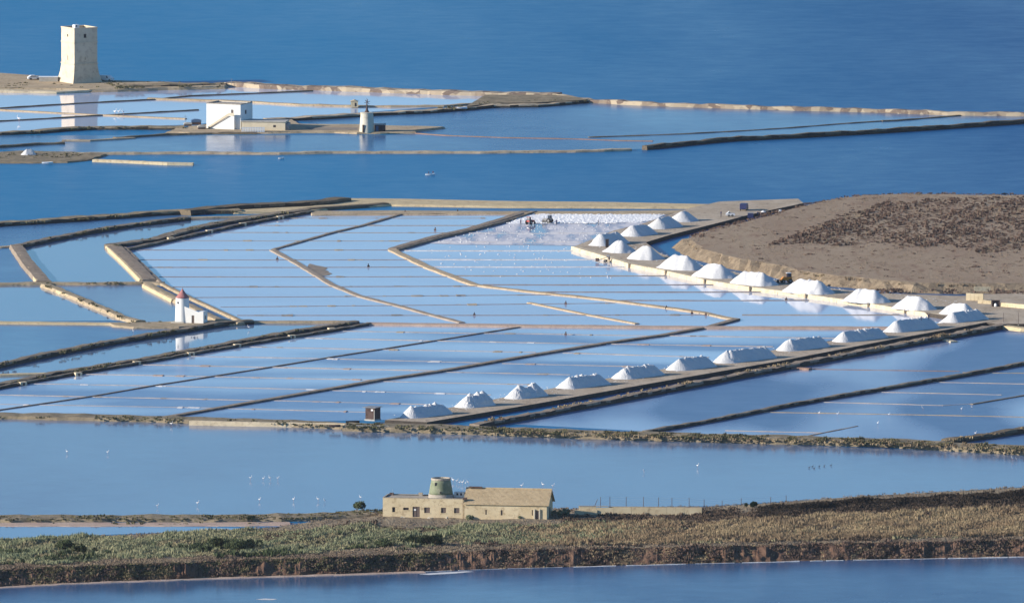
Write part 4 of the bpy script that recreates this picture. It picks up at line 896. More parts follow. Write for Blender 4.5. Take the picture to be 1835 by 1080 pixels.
MB().tube((WA-0.35, -0.12, -0.3), (WA-0.35, -0.12, HA), 0.06, n=6).build('downpipe', 'wood_dark', farm)
MB().tube((1.6, 5.5, HA-0.2), (1.6, 5.5, HA+1.6), 0.03, n=5).build('aerial', 'grey_metal', farm)
for k, (x_, w_, h_) in enumerate([(5.3, .9, .5), (12.2, 1.3, .35), (16.6, .7, .8)]): 
    yc = empty('stone_heap', farm.matrix_world @ Vector((0, 0, 0))+Matrix.Rotation(FR, 3, 'Z') @ Vector((x_, -1.6, -0.1))+Vector(FO)*(0 if farm.matrix_world.translation.length > 1 else 1), 0.3*k,
               ['small heap of pale rubble left of the farmhouse door', 'low heap of pale rubble right of the farmhouse door', 'knee high rubble heap below the rightmost farmhouse window'][k], 'rubble')
    for j in range(7):
        a_ = random.random()*6.28; r_ = w_*0.5*random.random(); q = MB().box(-.18, .18, -.14, .14, 0, .24, .04, .04).build('stone', 'mill_stone', yc); q.location = (math.cos(a_)*r_, math.sin(a_)*r_, random.uniform(-0.05, h_*0.5)); q.rotation_euler = (random.random()*.5, random.random()*.5, a_)
# low wall right of the farm
m2 = mpp(915)
WO = P(1037, 921, 0.7); WE = P(1258, 922, 0.7)
lw = empty('garden_wall', WO, math.atan2(WE.y-WO.y, WE.x-WO.x), 'long low cream wall standing right of the farmhouse, along the shore', 'wall')
Lw = (WE-WO).length
for i in range(7):
    a = i*Lw/7; h_ = 1.75 if i else 1.9
    MB().box(a, a+Lw/7-0.06, 0, 0.45, -0.9, h_+random.uniform(-0.04, 0.04)).build('wall_section', 'farm_wall', lw)
MB().box(-0.05, Lw*0.24, -0.08, 0.52, 2.0, 2.14).build('coping', 'roof_screed', lw)
MB().box(Lw*0.24+0.1, Lw+0.1, 0.46, 0.8, -0.9, 1.95).build('rear_coping', 'mid_earth', lw)
MB().box(-1.0, Lw*0.15, -0.25, -0.01, -0.6, 1.1).build('plinth', 'farm_wall', lw)
# wire fence
fp = [(1076, 912, 2.9), (1093, 911, 2.9), (1122, 911, 2.8), (1153, 911, 2.8), (1180, 911, 2.7), (1204, 911, 2.6), (1235, 911, 2.6), (1262, 911, 2.2), (1294, 911, 1.9), (1328, 907, 1.9), (1381, 905, 1.9), (1409, 902, 1.9)]
FO2 = P(fp[0][0], fp[0][1], 0.4)
fen = empty('wire_fence', FO2, 0, 'thin dark post and wire fence running behind the low cream wall', 'fence')
pp = []
for x, y, h_ in fp:
    q = P(x, y-1.5, 0.4)-FO2; pp.append((q, h_)); MB().tube((q.x, q.y, -0.6), (q.x+random.uniform(-0.06, 0.06), q.y, h_), 0.085, 0.065, 6).build('post', 'wood_dark', fen)
MB().tube((pp[0][0].x-1.9, pp[0][0].y, -0.4), (pp[0][0].x-0.7, pp[0][0].y, 2.4), 0.07, 0.06, 6).build('brace', 'wood_dark', fen)
for k in (0.45, 0.75, 0.95):
    mw = MB()
    for (a, ha), (b, hb) in zip(pp[:-1], pp[1:]): mw.tube((a.x, a.y, ha*k), (b.x, b.y, hb*k), 0.012, n=4)
    mw.build('wire', 'grey_metal', fen)

# ---------------------------------------------------------------- white mill with red cone
m3 = mpp(577)
MO = P(327, 577, 0.6)
mill = empty('windmill', MO, -R(14), 'white round windmill with a red cone roof joined to a small white house', 'windmill')
MB().lathe([(2.05, -0.4), (1.98, 1.5), (1.86, 4.0), (1.80, 6.5), (1.86, 6.55), (1.86, 6.7)], 40).build('tower', 'white_wall', mill, False)
MB().lathe([(1.95, 6.70), (1.72, 6.95), (1.05, 7.7), (0.5, 8.5), (0.12, 9.15)], 32).build('roof', 'red_roof', mill, True)
MB().tube((0, 0, 9.1), (0, 0, 9.6), 0.06, 0.03, 6).build('finial', 'wood_dark', mill)
MB().box(-1.0, -0.72, -1.86, -1.5, 5.2, 5.75).build('window', 'opening_dark', mill)
hx0, hx1, hd, hh = 1.0, 6.3, 4.5, 3.0
od = [(2.0, 2.75, 0.0, 2.1)]
m = MB().facade((hx0, -1.6, 0), D_, hx1-hx0, -0.6, hh, od, 0.2)
m.add([(hx1, -1.6, -0.6), (hx1, -1.6+hd, -0.6), (hx1, -1.6+hd, hh), (hx1, -1.6, hh)], [(0, 1, 2, 3)]).add([(hx0, -1.6, -0.6), (hx0, -1.6+hd, -0.6), (hx0, -1.6+hd, hh), (hx0, -1.6, hh)], [(3, 2, 1, 0)]).add([(hx0, -1.6+hd, -0.6), (hx1, -1.6+hd, -0.6), (hx1, -1.6+hd, hh), (hx0, -1.6+hd, hh)], [(3, 2, 1, 0)])
m.add([(hx0, -1.6, hh), (hx1, -1.6, hh), (hx1, -1.6+hd, hh), (hx0, -1.6+hd, hh)], [(0, 1, 2, 3)])
m.build('house_wall', 'white_wall', mill)
MB().prism([(hx0, hh+0.003), (hx1-1.2, hh+0.003), (hx1-1.6, hh+0.15), (hx0, hh+1.5)], -1.6, -1.35).build('stair_parapet', 'white_wall', mill)
MB().prism([(hx1-1.15, hh+0.003), (hx1, hh+0.003), (hx1, hh+0.18), (hx1-1.15, hh+0.18)], -1.6, -1.6+hd).build('roof_kerb', 'white_wall', mill)
pane(mill, (hx0, -1.6, 0), D_, od[0], 0.15, 'shutter_brown', 'door')
MB().box(hx1+0.002, hx1+0.05, 0.3, 1.1, 0.9, 1.9).build('window', 'opening_dark', mill)
MB().box(-2.6, 1.0, -2.6, -2.1, -0.5, 0.35).build('step', 'concrete', mill)

# ---------------------------------------------------------------- square watch tower
m4 = mpp(150); TO = P(133.5, 149.5, 1.0)      # nearest corner stands at the origin
tow = empty('watch_tower', TO, R(31), 'tall square stone watch tower with a flared base on the far shore', 'tower')
A_ = 8.1
# base corner at origin: left face runs to -x' / +y', right face to +x'
def ring(z, e): return [(-e, -e, z), (A_+e, -e, z), (A_+e, A_+e, z), (-e, A_+e, z)]
lv = [(-0.5, 1.15), (0.0, 1.0), (3.0, 0.42), (5.6, 0.0), (5.6, 0.0)]
# local frame: rotate so that the near corner is (0,0)
m = MB(); rs_ = [(-0.6, 0.62), (0.0, 0.5), (1.6, 0.28), (3.4, 0.12), (5.65, 0.0)]
for (z0_, e0), (z1_, e1) in zip(rs_[:-1], rs_[1:]):
    m.add(ring(z0_, e0*2.3)+ring(z1_, e1*2.3), [(0, 1, 5, 4), (1, 2, 6, 5), (2, 3, 7, 6), (3, 0, 4, 7)])
m.build('tower_base', 'tower_stone', tow)
MB().box(-0.22, A_+0.22, -0.22, A_+0.22, 5.655, 5.95).build('string_course', 'tower_stone', tow)
h1, h2 = 5.953, 16.6
ofr = [(3.3, 4.3, 13.8, 15.0), (3.7, 3.9, 7.0, 7.9)]; ofl = [(3.6, 4.3, 14.0, 14.8), (3.8, 4.15, 6.8, 8.2)]
m = MB().facade((0, 0, 0), (1, 0, 0), A_, h1, h2, ofr, 0.5).facade((0, A_, 0), (0, -1, 0), A_, h1, h2, ofl, 0.5)
m.add([(A_, 0, h1), (A_, A_, h1), (A_, A_, h2), (A_, 0, h2)], [(0, 1, 2, 3)]).add([(0, A_, h1), (A_, A_, h1), (A_, A_, h2), (0, A_, h2)], [(3, 2, 1, 0)]).add([(0, 0, h2-0.6), (A_, 0, h2-0.6), (A_, A_, h2-0.6), (0, A_, h2-0.6)], [(0, 1, 2, 3)])
m.build('wall', 'tower_stone', tow)
for o_ in ofr: pane(tow, (0, 0, 0), (1, 0, 0), o_, 0.45, 'opening_dark')
for o_ in ofl: pane(tow, (0, A_, 0), (0, -1, 0), o_, 0.45, 'opening_dark')
MB().box(-0.15, A_+0.15, -0.15, A_+0.15, 12.25, 12.5).build('string_course', 'tower_stone', tow)
q = MB(); q.box(-0.12, A_+0.12, -0.12, 0.3, h2+0.003, h2+0.35); q.box(-0.12, 0.3, 0.303, A_-0.303, h2+0.003, h2+0.35); q.box(A_-0.3, A_+0.12, 0.303, A_-0.303, h2+0.003, h2+0.35); q.box(-0.12, A_+0.12, A_-0.3, A_+0.12, h2+0.003, h2+0.35)
q.build('parapet', 'tower_stone', tow)
MB().box(1.4, 2.9, 2.0, 3.6, h2-0.6, h2+1.15).build('roof_hut', 'white_paint', tow)
MB().box(1.5, 2.1, 1.96, 2.0-0.002, h2+0.5, h2+1.0).build('hut_window', 'glass', tow)
MB().tube((2.2, 2.6, h2+1.15), (2.2, 2.6, h2+1.9), 0.04, 0.03, 6).build('mast', 'grey_metal', tow)

# ---------------------------------------------------------------- far white house with outside stair
HO = P(431, 232.5, 0.55); HA_ = -R(24)
hs = empty('white_house', HO, HA_, 'bright white two storey house with an outside staircase on the salt island', 'house')
W_, H_, DD = 66*mpp(232)/math.cos(R(24))*0.93, 7.4, 8.6
of = [(W_-3.1, W_-2.3, 4.1, 5.9), (W_-0.9, W_-0.6, 5.0, 5.5)]
oside = [(3.2, 4.4, 4.4, 5.6)]
m = MB().facade((-W_, 0, 0), D_, W_, -0.8, H_, of[:1], 0.25).facade((0, 0, 0), (0, 1, 0), DD, -0.8, H_, oside, 0.2)
m.add([(-W_, 0, -0.8), (-W_, DD, -0.8), (-W_, DD, H_), (-W_, 0, H_)], [(3, 2, 1, 0)]).add([(-W_, DD, -0.8), (0, DD, -0.8), (0, DD, H_), (-W_, DD, H_)], [(3, 2, 1, 0)])
m.build('wall', 'white_wall', hs)
MB().box(-W_+0.02, -0.02, 0.02, DD-0.02, H_-0.4, H_-0.1).build('roof', 'roof_screed', hs)
q = MB(); q.box(-W_-0.04, 0.04, -0.04, 0.25, H_+0.003, H_+0.25); q.box(-W_-0.04, -W_+0.25, 0.253, DD, H_+0.003, H_+0.25); q.box(-0.25, 0.04, 0.253, DD, H_+0.003, H_+0.25)
q.build('parapet', 'roof_screed', hs)
MB().box(-0.9, 0.1, DD-1.6, DD-0.4, H_, H_+0.5).build('roof_block', 'roof_screed', hs)
pane(hs, (-W_, 0, 0), D_, of[0], 0.2, 'shutter_brown', 'door'); pane(hs, (0, 0, 0), (0, 1, 0), oside[0], 0.15, 'opening_dark', 'window')
sx1 = -3.3; ns = 20
m = MB()
for k in range(ns):
    m.box(sx1-(k+1)*0.33+0.001, sx1-k*0.33, -1.1, -0.01, -0.5, 4.0-(k+1)*4.0/ns+0.2)
m.box(sx1+0.001, sx1+1.7, -1.1, -0.01, -0.5, 4.0)
st = m.build('staircase', 'white_wall', hs)
MB().prism([(sx1-6.8, 0.1), (sx1, 4.2), (sx1+1.7, 4.2), (sx1+1.7, 5.0), (sx1, 5.0), (sx1-6.8, 0.7)], -1.28, -1.102).build('stair_parapet', 'cream_wall', st)
MB().prism([(sx1-6.8, -0.1), (sx1, 3.9), (sx1+0.2, 3.9), (sx1+0.2, 4.1), (sx1, 4.1), (sx1-6.8, 0.1)], -1.36, -1.282).build('stair_edge', 'wood_dark', st)
# annex
AO = P(433, 233, 0.55)
an = empty('annex', AO, HA_*0.35, 'long low cream shed with a pale flat roof beside the white house', 'shed')
WA2 = 79*mpp(233); HA2 = 2.5
o2 = [(9.6, 10.4, 0.9, 1.6)]
m = MB().facade((0, 0, 0), D_, WA2, -0.7, HA2, o2, 0.15)
m.add([(WA2, 0, -0.7), (WA2, 7, -0.7), (WA2, 7, HA2), (WA2, 0, HA2)], [(0, 1, 2, 3)]).add([(0, 7, -0.7), (WA2, 7, -0.7), (WA2, 7, HA2), (0, 7, HA2)], [(3, 2, 1, 0)]).add([(0, 0, -0.7), (0, 7, -0.7), (0, 7, HA2), (0, 0, HA2)], [(3, 2, 1, 0)])
m.build('wall', 'cream_wall', an); MB().box(-0.2, WA2+0.2, -0.25, 7.2, HA2+0.003, HA2+0.2).build('roof', 'concrete', an)
pane(an, (0, 0, 0), D_, o2[0], 0.1, 'opening_dark')
MB().box(WA2+0.004, WA2+0.9, 0.4, 4.5, -0.5, 2.1).build('lean_to', 'grey_metal', an)
gh = empty('slatted_screen', P(433, 236.5, 0.55), 0, 'white slatted screen leaning on the front of the low shed', 'screen')
for k in range(14): MB().box(k*0.5, k*0.5+0.34, -0.05, 0.05, -0.1, 1.45).build('slat', 'white_paint', gh)
for z_ in (0.2, 1.2): MB().box(-0.1, 6.95, 0.053, 0.12, z_, z_+0.12).build('rail', 'white_paint', gh)
# far windmill
WM = P(657.5, 236, 0.55)
wm = empty('windmill', WM, 0, 'cream round windmill stump with a dark vane mast on the far salt island', 'windmill')
MB().lathe([(2.30, -0.5), (2.2, 1.0), (1.98, 4.0), (1.88, 5.4), (1.98, 5.5), (1.98, 5.8)], 36).build('tower', 'mill_stone', wm)
MB().box(-1.35, -0.75, -2.25, -1.6, 0, 2.2).build('door', 'wood_dark', wm)
MB().lathe([(0.75, 5.8), (0.35, 6.6), (0.22, 7.6), (0.12, 9.3)], 12).build('cap', 'wood_dark', wm)
for k in range(6):
    a = k*math.pi/3+0.3; MB().tube((0.1, -0.35, 8.9), (0.1+0.85*math.cos(a), -0.35, 8.9+0.85*math.sin(a)), 0.07, 0.10, 5).build('vane', 'wood_dark', wm)
MB().tube((0.1, -0.5, 8.9), (0.1, 0.1, 8.9), 0.14, n=8).build('hub', 'wood_dark', wm)
MB().tube((0, 0, 9.2), (0.0, 0, 10.0), 0.06, n=5).build('mast', 'wood_dark', wm)
shd = empty('shed', P(671, 236, 0.55), 0, 'small dark shed tight against the right side of the far windmill', 'shed')
MB().box(0, 3.3, 0, 3.0, -0.3, 2.0).build('wall', 'wood_dark', shd); MB().box(-0.15, 3.45, -0.15, 3.1, 2.003, 2.2).build('roof', 'concrete', shd); MB().box(0.4, 1.2, -0.05, -0.003, 0.0, 1.7).build('door', 'blue_tarp', shd)
hut = empty('stone_hut', P(635, 191, 0.5), 0, 'tiny beige hut on the bank behind the far windmill', 'hut')
MB().box(-1.1, 1.1, 0, 2.2, -0.3, 1.5).build('wall', 'farm_wall', hut); MB().prism([(-1.25, 1.503), (1.25, 1.503), (0, 1.95)], -0.1, 2.3).build('roof', 'tile_roof', hut); MB().box(0.1, 0.6, -0.04, -0.003, 0, 1.1).build('door', 'opening_dark', hut)

# ---------------------------------------------------------------- wooden hut by the near row
ht = empty('wooden_hut', P(671.5, 752, 0.95), -R(28), 'dark wooden hut with a flat roof left of the near salt heap row', 'hut')
for k in range(9): MB().box(-2.75+k*0.3, -2.47+k*0.3, 0, 0.06, 0.15, 3.0).build('plank', 'wood_dark', ht)
for k in range(9): MB().box(0-0.06, 0, 0.1+k*0.34, 0.42+k*0.34, 0.15, 3.1).build('plank', 'wood_dark', ht)
MB().box(-2.7, -0.07, 0.07, 3.1, 0.1, 2.95).build('frame', 'opening_dark', ht)
rf = MB().box(-3.4, 0.4, -0.4, 3.5, 3.11, 3.24).build('roof', 'grey_metal', ht)
MB().box(-1.1, -0.5, -0.03, -0.003, 2.3, 2.75).build('window', 'white_paint', ht); MB().box(-0.18, -0.03, -0.12, -0.005, 0.0, 2.6).build('post', 'concrete', ht)
MB().box(-2.9, 0.1, -0.3, 3.2, -0.3, 0.1).build('floor', 'concrete', ht)
pl = empty('loading_dock', P(638, 765.5, 0.9), -R(3), 'pale flat jetty slab with a dark gap below, in front of the wooden hut', 'jetty')
MB().box(0, 8.6, 0, 1.2, 0.35, 0.5).build('deck', 'concrete', pl)
for k in range(6): MB().box(0.2+k*1.6, 0.45+k*1.6, 0.1, 1.1, -0.7, 0.347).build('pile', 'wood_dark', pl)
bt = lambda: None
def boat(px, py, z, L, rz, label, cat='boat', group=None, mat='white_paint', crew=0, turned=False):
    o = empty('rowing_boat', P(px, py, z), rz, label, cat, group)
    V = []; N = 9
    for i in range(N):
        t = i/(N-1); w_ = L*0.17*math.sin(min(1, t*1.25+0.25)*math.pi*0.5)*(1 if t < 0.65 else max(0.02, 1-((t-0.65)/0.35)**1.7)); sh = 0.12*t*t
        x = (t-0.5)*L
        V += [(x, 0, -0.12), (x, -w_*0.7, 0.0), (x, -w_, 0.42+sh), (x, -w_+0.07, 0.42+sh), (x, -w_*0.6+0.05, 0.08), (x, w_*0.6-0.05, 0.08), (x, w_-0.07, 0.42+sh), (x, w_, 0.42+sh), (x, w_*0.7, 0.0)]
    F = []
    for i in range(N-1):
        for j in range(9):
            a = i*9+j; b = i*9+(j+1) % 9; F.append((a, b, b+9, a+9))
    F += [tuple(range(9))[::-1], tuple((N-1)*9+j for j in range(9))]
    mesh_obj('hull', V, F, mat, o)
    for x in (-L*0.22, L*0.1): MB().box(x-0.12, x+0.12, -L*0.14, L*0.14, 0.30, 0.34).build('bench', 'wood_dark', o)
    return o
b1 = boat(771, 314, 0.05, 2.9, 0.1, 'white rowing boat carrying two people on the open lagoon')
boat(504, 285, 0.05, 1.8, 0.2, 'tiny white boat floating just below the long stone bank')
boat(85, 293, 0.3, 3.3, 0.0, 'white boat drawn up at the edge of the muddy spit')
boat(828, 194.5, 0.8, 3.2, 0.1, 'pale upturned looking boat lying on the bank below the green scrub')
boat(600, 764, 1.15, 0.1*30, 0.0, 'dark boat lying on the bank left of the wooden hut', mat='wood_dark')
boat(632, 757, 1.0, 3.6, 0.1, 'black hulled boat beside the wooden hut', mat='rubber')
boat(1218+0, 238, -0.0, 1.6, 0.1, 'small white boat left of the far windmill') if False else None

# ---------------------------------------------------------------- people (one continuous skinned body, shared)
def make_person_mesh():
    J = {'pel': (0, 0, 0.95, .15), 'sp': (0, 0, 1.15, .14), 'ch': (0, 0.0, 1.36, .17), 'nk': (0, 0, 1.52, .065), 'hd': (0, -0.02, 1.62, .10), 'tp': (0, -0.01, 1.72, .085),
         'hl': (-.10, 0, .90, .10), 'kl': (-.12, -.03, .50, .065), 'al': (-.13, .02, .09, .045), 'fl': (-.13, -.15, .04, .035),
         'hr': (.10, 0, .90, .10), 'kr': (.13, .0, .50, .065), 'ar': (.15, .05, .09, .045), 'fr': (.15, -.12, .04, .035),
         'sl': (-.20, 0, 1.42, .065), 'el': (-.28, -.04, 1.15, .045), 'wl': (-.27, -.2, .95, .035), 'gl': (-.26, -.27, .90, .04),
         'sr': (.20, 0, 1.42, .065), 'er': (.29, .0, 1.15, .045), 'wr': (.30, -.12, .92, .035), 'gr': (.30, -.18, .86, .04)}
    E = ['pel sp', 'sp ch', 'ch nk', 'nk hd', 'hd tp', 'pel hl', 'hl kl', 'kl al', 'al fl', 'pel hr', 'hr kr', 'kr ar', 'ar fr', 'ch sl', 'sl el', 'el wl', 'wl gl', 'ch sr', 'sr er', 'er wr', 'wr gr']
    return skinned('person_body', J, E, 'pel')
def skinned(name, J, E, root, sub=1):
    ks = list(J); me = bpy.data.meshes.new(name)
    me.from_pydata([J[k][:3] for k in ks], [tuple(ks.index(q) for q in e.split()) for e in E], [])
    o = bpy.data.objects.new(name, me); COL.objects.link(o)
    sk = o.modifiers.new('s', 'SKIN')
    if not me.skin_vertices: me.skin_vertices.new()
    for i, k in enumerate(ks):
        me.skin_vertices[0].data[i].radius = (J[k][3],)*2; me.skin_vertices[0].data[i].use_root = (k == root)
    sb = o.modifiers.new('u', 'SUBSURF'); sb.levels = sub; sb.render_levels = sub
    dg = bpy.context.evaluated_depsgraph_get(); dg.update()
    r = bpy.data.meshes.new_from_object(o.evaluated_get(dg)); bpy.data.objects.remove(o)
    r.name = name
    return r
pm = make_person_mesh()
for mt in ('cloth_dark', 'skin', 'blue_paint', 'cloth_red'): pm.materials.append(MATS[mt])
for p in pm.polygons:
    z = p.center.z; x = abs(p.center.x)
    p.material_index = 1 if (z > 1.50 or (x > 0.23 and z < 1.0)) else (0 if z < 0.95 else 2)
    p.use_smooth = True
pm2 = pm.copy()
for p in pm2.polygons:
    if p.material_index == 2: p.material_index = 3
def person(px, py, z, rz, label, red=False, s=1.0):
    o = bpy.data.objects.new('person', pm2 if red else pm); COL.objects.link(o); o.location = P(px, py, z); o.rotation_euler = (0, 0, rz); o.scale = (s, s, s)
    return tag(o, label, 'person')
hp = P(1664, 573.5, 0.85+3.15)
person(1664, 573.5, 4.15, 0.5, 'person in dark clothes standing on the crest of a near row salt heap')
person(1651, 574, 4.1, 2.0, 'stooping person lower on the same salt heap crest, left of the standing one', s=0.75)
person(1292, 388.5, 1.1, 1.0, 'person in dark trousers standing left of the pale pickup beside the canal')
person(1358, 389, 1.1, 0.2, 'person in dark clothes standing right of the dark box by the canal')
person(1092, 470, 0.1, 0.3, 'worker in dark clothes standing in the pan by the conveyor frame')
person(776, 313, 0.15, 0.3, 'person in red sitting low at the right end of the rowing boat', True, 0.62)
person(768, 313.2, 0.15, 0.9, 'person in blue sitting low at the left end of the rowing boat', False, 0.62)
person(997, 404, 0.12, 0.3, 'worker on the wet pan, right of the two harvest tractors')
person(1072, 404, 0.12, 1.3, 'worker on the wet pan farthest right from the tractors')
person(933, 403, 0.12, 2.3, 'worker on the wet pan left of the red tractor')

# ---------------------------------------------------------------- vehicles
def wheel(parent, x, y, r, w_=0.22):
    t = MB().tube((x, y-w_/2, r), (x, y+w_/2, r), r, n=18).build('wheel', 'rubber', parent)
    MB().tube((x, y-w_/2-0.01, r), (x, y+w_/2+0.01, r), r*0.5, n=10).build('rim', 'grey_metal', t)
def car(px, py, z, rz, label, L=4.2, H=1.5, W=1.75, paint='white_paint', van=False, nm='parked_car', cat='car'):
    o = empty(nm, P(px, py, z), rz, label, cat)
    if van: prof = [(-L/2, .35), (L/2, .35), (L/2, 1.0), (L/2-.35, 1.15), (L/2-1.1, H), (-L/2+.1, H), (-L/2, H-.2)]
    else: prof = [(-L/2, .32), (L/2, .32), (L/2, .75), (L/2-.2, .88), (L/2-1.1, .95), (L/2-1.75, H), (-L/2+.9, H), (-L/2+.25, .98), (-L/2, .85)]
    MB().prism(prof, -W/2, W/2).build('body', paint, o)
    for s_ in (-1, 1):
        y = s_*(W/2+0.006)
        gl = [(L/2-1.75, .98), (L/2-1.3, .98), (L/2-1.6, H-.12), (L/2-2.0, H-.12)] if van else [(-L/2+.55, .98), (L/2-1.35, .98), (L/2-1.8, H-.1), (-L/2+.95, H-.1)]
        MB().prism(gl, min(y, y+0.012*s_), max(y, y+0.012*s_)).build('side_window', 'glass', o)
        for x in (-L/2+.8, L/2-.8): wheel(o, x, s_*(W/2-0.08), .33)
    ws = [(L/2-1.05, H-.08), (L/2-.42, 1.16), (L/2-.40, 1.18), (L/2-1.03, H-.06)] if van else [(L/2-1.72, H-.06), (L/2-1.12, .98), (L/2-1.08, 1.0), (L/2-1.68, H-.04)]
    MB().prism(ws, -W/2+.12, W/2-.12).build('windscreen', 'glass', o)
    for s_ in (-1, 1): MB().box(L/2+.002, L/2+.03, s_*W*.33-.15, s_*W*.33+.15, .6, .75).build('headlight', 'glass', o)
    return o
car(191, 145.5, 1.0, -0.4, 'white van parked at the right foot of the stone tower', 4.3, 1.8, 1.8, van=True, nm='parked_van', cat='van')
car(61, 143, 1.0, 0.2, 'white car parked left of the stone tower near the pale wall', 3.9, 1.4)
lw2 = empty('low_wall', P(70, 146.5, 1.0), 0, 'pale low building or wall between the parked car and the stone tower', 'wall')
MB().box(0, 5.8, 0, 3.0, -0.3, 1.3).build('wall', 'concrete', lw2); MB().box(-0.1, 5.9, -0.1, 3.1, 1.303, 1.42).build('coping', 'white_paint', lw2)
pk = car(1309, 388, 1.1, 0.05, 'pale grey pickup parked by the canal beside a standing person', 2.6+0.0, 1.5, 1.5, 'white_paint', nm='parked_pickup', cat='pickup')
# dark truck seen from behind
tk = empty('parked_truck', P(1333, 377, 1.1), R(80), 'dark blue truck parked on the bare ground near the sea', 'truck')
MB().box(-1.6, 1.2, -0.95, 0.95, 0.55, 2.0).build('cargo_body', 'blue_paint', tk); MB().prism([(1.25, .45), (2.5, .45), (2.5, 1.1), (2.2, 1.8), (1.25, 1.8)], -.9, .9).build('cab', 'blue_paint', tk)
MB().box(2.36, 2.46, -.75, .75, 1.15, 1.6).build('windscreen', 'glass', tk)
for x in (-1.0, 1.8):
    for s_ in (-1, 1): wheel(tk, x, s_*.85, .38)
MB().box(-1.7, 2.4, -.5, .5, .35, .53).build('chassis', 'rubber', tk)
# orange excavator
ex = empty('excavator', P(1409, 507, 1.1), R(195), 'orange wheeled excavator with a dark cab between two quay salt heaps', 'excavator')
MB().prism([(-1.5, .7), (1.4, .7), (1.4, 1.3), (.9, 1.75), (-1.5, 1.75)], -.55, .55).build('body', 'orange_paint', ex)
MB().prism([(-1.3, 1.753), (-.05, 1.753), (-.15, 2.75), (-1.2, 2.75)], -.6, .6).build('cab', 'glass', ex)
MB().box(-1.35, 0.0, -.68, .68, 2.753, 2.86).build('cab_roof', 'white_paint', ex)
for x in (-1.35, -0.05):
    for s_ in (-1, 1): MB().box(x, x+.08, s_*.62-.03, s_*.62+.03, 1.76, 2.75).build('cab_pillar', 'orange_paint', ex)
for x, r in ((-1.0, .62), (1.0, .5)):
    for s_ in (-1, 1): wheel(ex, x, s_*.8, r, .35)
am = MB().prism([(1.2, 1.2), (2.3, .75), (2.35, .55), (1.2, .95)], -.45, .45).build('arm', 'orange_paint', ex)
MB().prism([(2.3, .15), (3.0, .15), (3.05, .3), (2.55, .45), (2.5, 1.0), (2.3, 1.0)], -.85, .85).build('bucket', 'rubber', ex)
MB().tube((.6, .25, 1.75), (.6, .25, 2.3), .05, n=6).build('exhaust', 'rubber', ex)
def tractor(px, py, rz, label, paint):
    o = empty('tractor', P(px, py, 0.22), rz, label, 'tractor')
    MB().prism([(-.3, .6), (1.5, .6), (1.5, 1.15), (-.3, 1.3)], -.32, .32).build('bonnet', paint, o)
    MB().box(-1.25, -.32, -.5, .5, .8, 1.25).build('seat_deck', paint, o)
    MB().prism([(-1.2, 1.253), (-.35, 1.253), (-.45, 2.1), (-1.15, 2.1)], -.48, .48).build('cab', 'glass', o); MB().box(-1.25, -.35, -.55, .55, 2.103, 2.2).build('cab_roof', paint, o)
    for s_ in (-1, 1): wheel(o, -.8, s_*.75, .65, .3); wheel(o, 1.1, s_*.6, .38, .2)
    MB().tube((1.0, .15, 1.15), (1.0, .15, 1.8), .04, n=6).build('exhaust', 'rubber', o)
    return o
tractor(951, 402, 0.9, 'red tractor working at the left edge of the white harvested pan', 'red_paint')
tractor(981, 399, 2.6, 'grey tractor on the harvested pan right of the red one', 'grey_metal')
# conveyor frame by the quay wall
cv = empty('conveyor', P(1082, 470, 0.1), R(-14), 'dark salt conveyor frame standing in the pan against the quay wall', 'conveyor')
MB().prism([(-1.8, .5), (1.3, 1.5), (1.3, 1.65), (-1.8, .65)], -.35, .35).build('belt', 'rubber', cv)
for x, z in ((-1.4, .6), (.0, 1.0), (1.1, 1.4)):
    for s_ in (-.4, .4): MB().tube((x, s_, -.1), (x+.1, s_, z), .06, n=6).build('leg', 'grey_metal', cv)
for s_ in (-.5, .5): wheel(cv, .5, s_, .4, .15)
MB().box(-2.3, -1.5, -.45, .45, .2, 1.1).build('hopper', 'wood_dark', cv); MB().box(.9, 1.7, -.3, .3, 1.66, 2.1).build('motor', 'grey_metal', cv)
# clutter at the end of the canal
bx = empty('container', P(1345, 390.5, 1.1), 0.0, 'dark blue box container at the head of the canal', 'container')
MB().box(-.8, .8, 0, 2.2, 0, 1.3).build('body', 'blue_paint', bx); MB().box(-.85, .85, -.05, 2.25, 1.303, 1.4).build('lid', 'grey_metal', bx)
cr_ = empty('salt_hopper', P(1369, 388, 1.1), 0.2, 'rusty hopper topped with white salt at the head of the canal', 'hopper')
MB().box(-.75, .75, 0, 1.5, .5, 1.2, -0.15, -0.15).build('bin', 'wood_dark', cr_); MB().lathe([(.85, 1.2), (.5, 1.5), (.1, 1.7)], 12, 0, .75).build('salt_load', 'salt', cr_)
for x in (-.6, .6):
    for y in (.15, 1.3): MB().tube((x, y, 0), (x, y, .6), .06, n=6).build('leg', 'grey_metal', cr_)
heap(1397, 375, 2, 1.5, 1.2, 30, label='small white salt heap among clutter at the tip of the brown field', seed=71, slope=48, lump=0.05)
heap(1375, 384, 2, 0.7, 1.1, 30, label='knee high white salt heap beside the rusty hopper', seed=72, slope=40, lump=0.05)
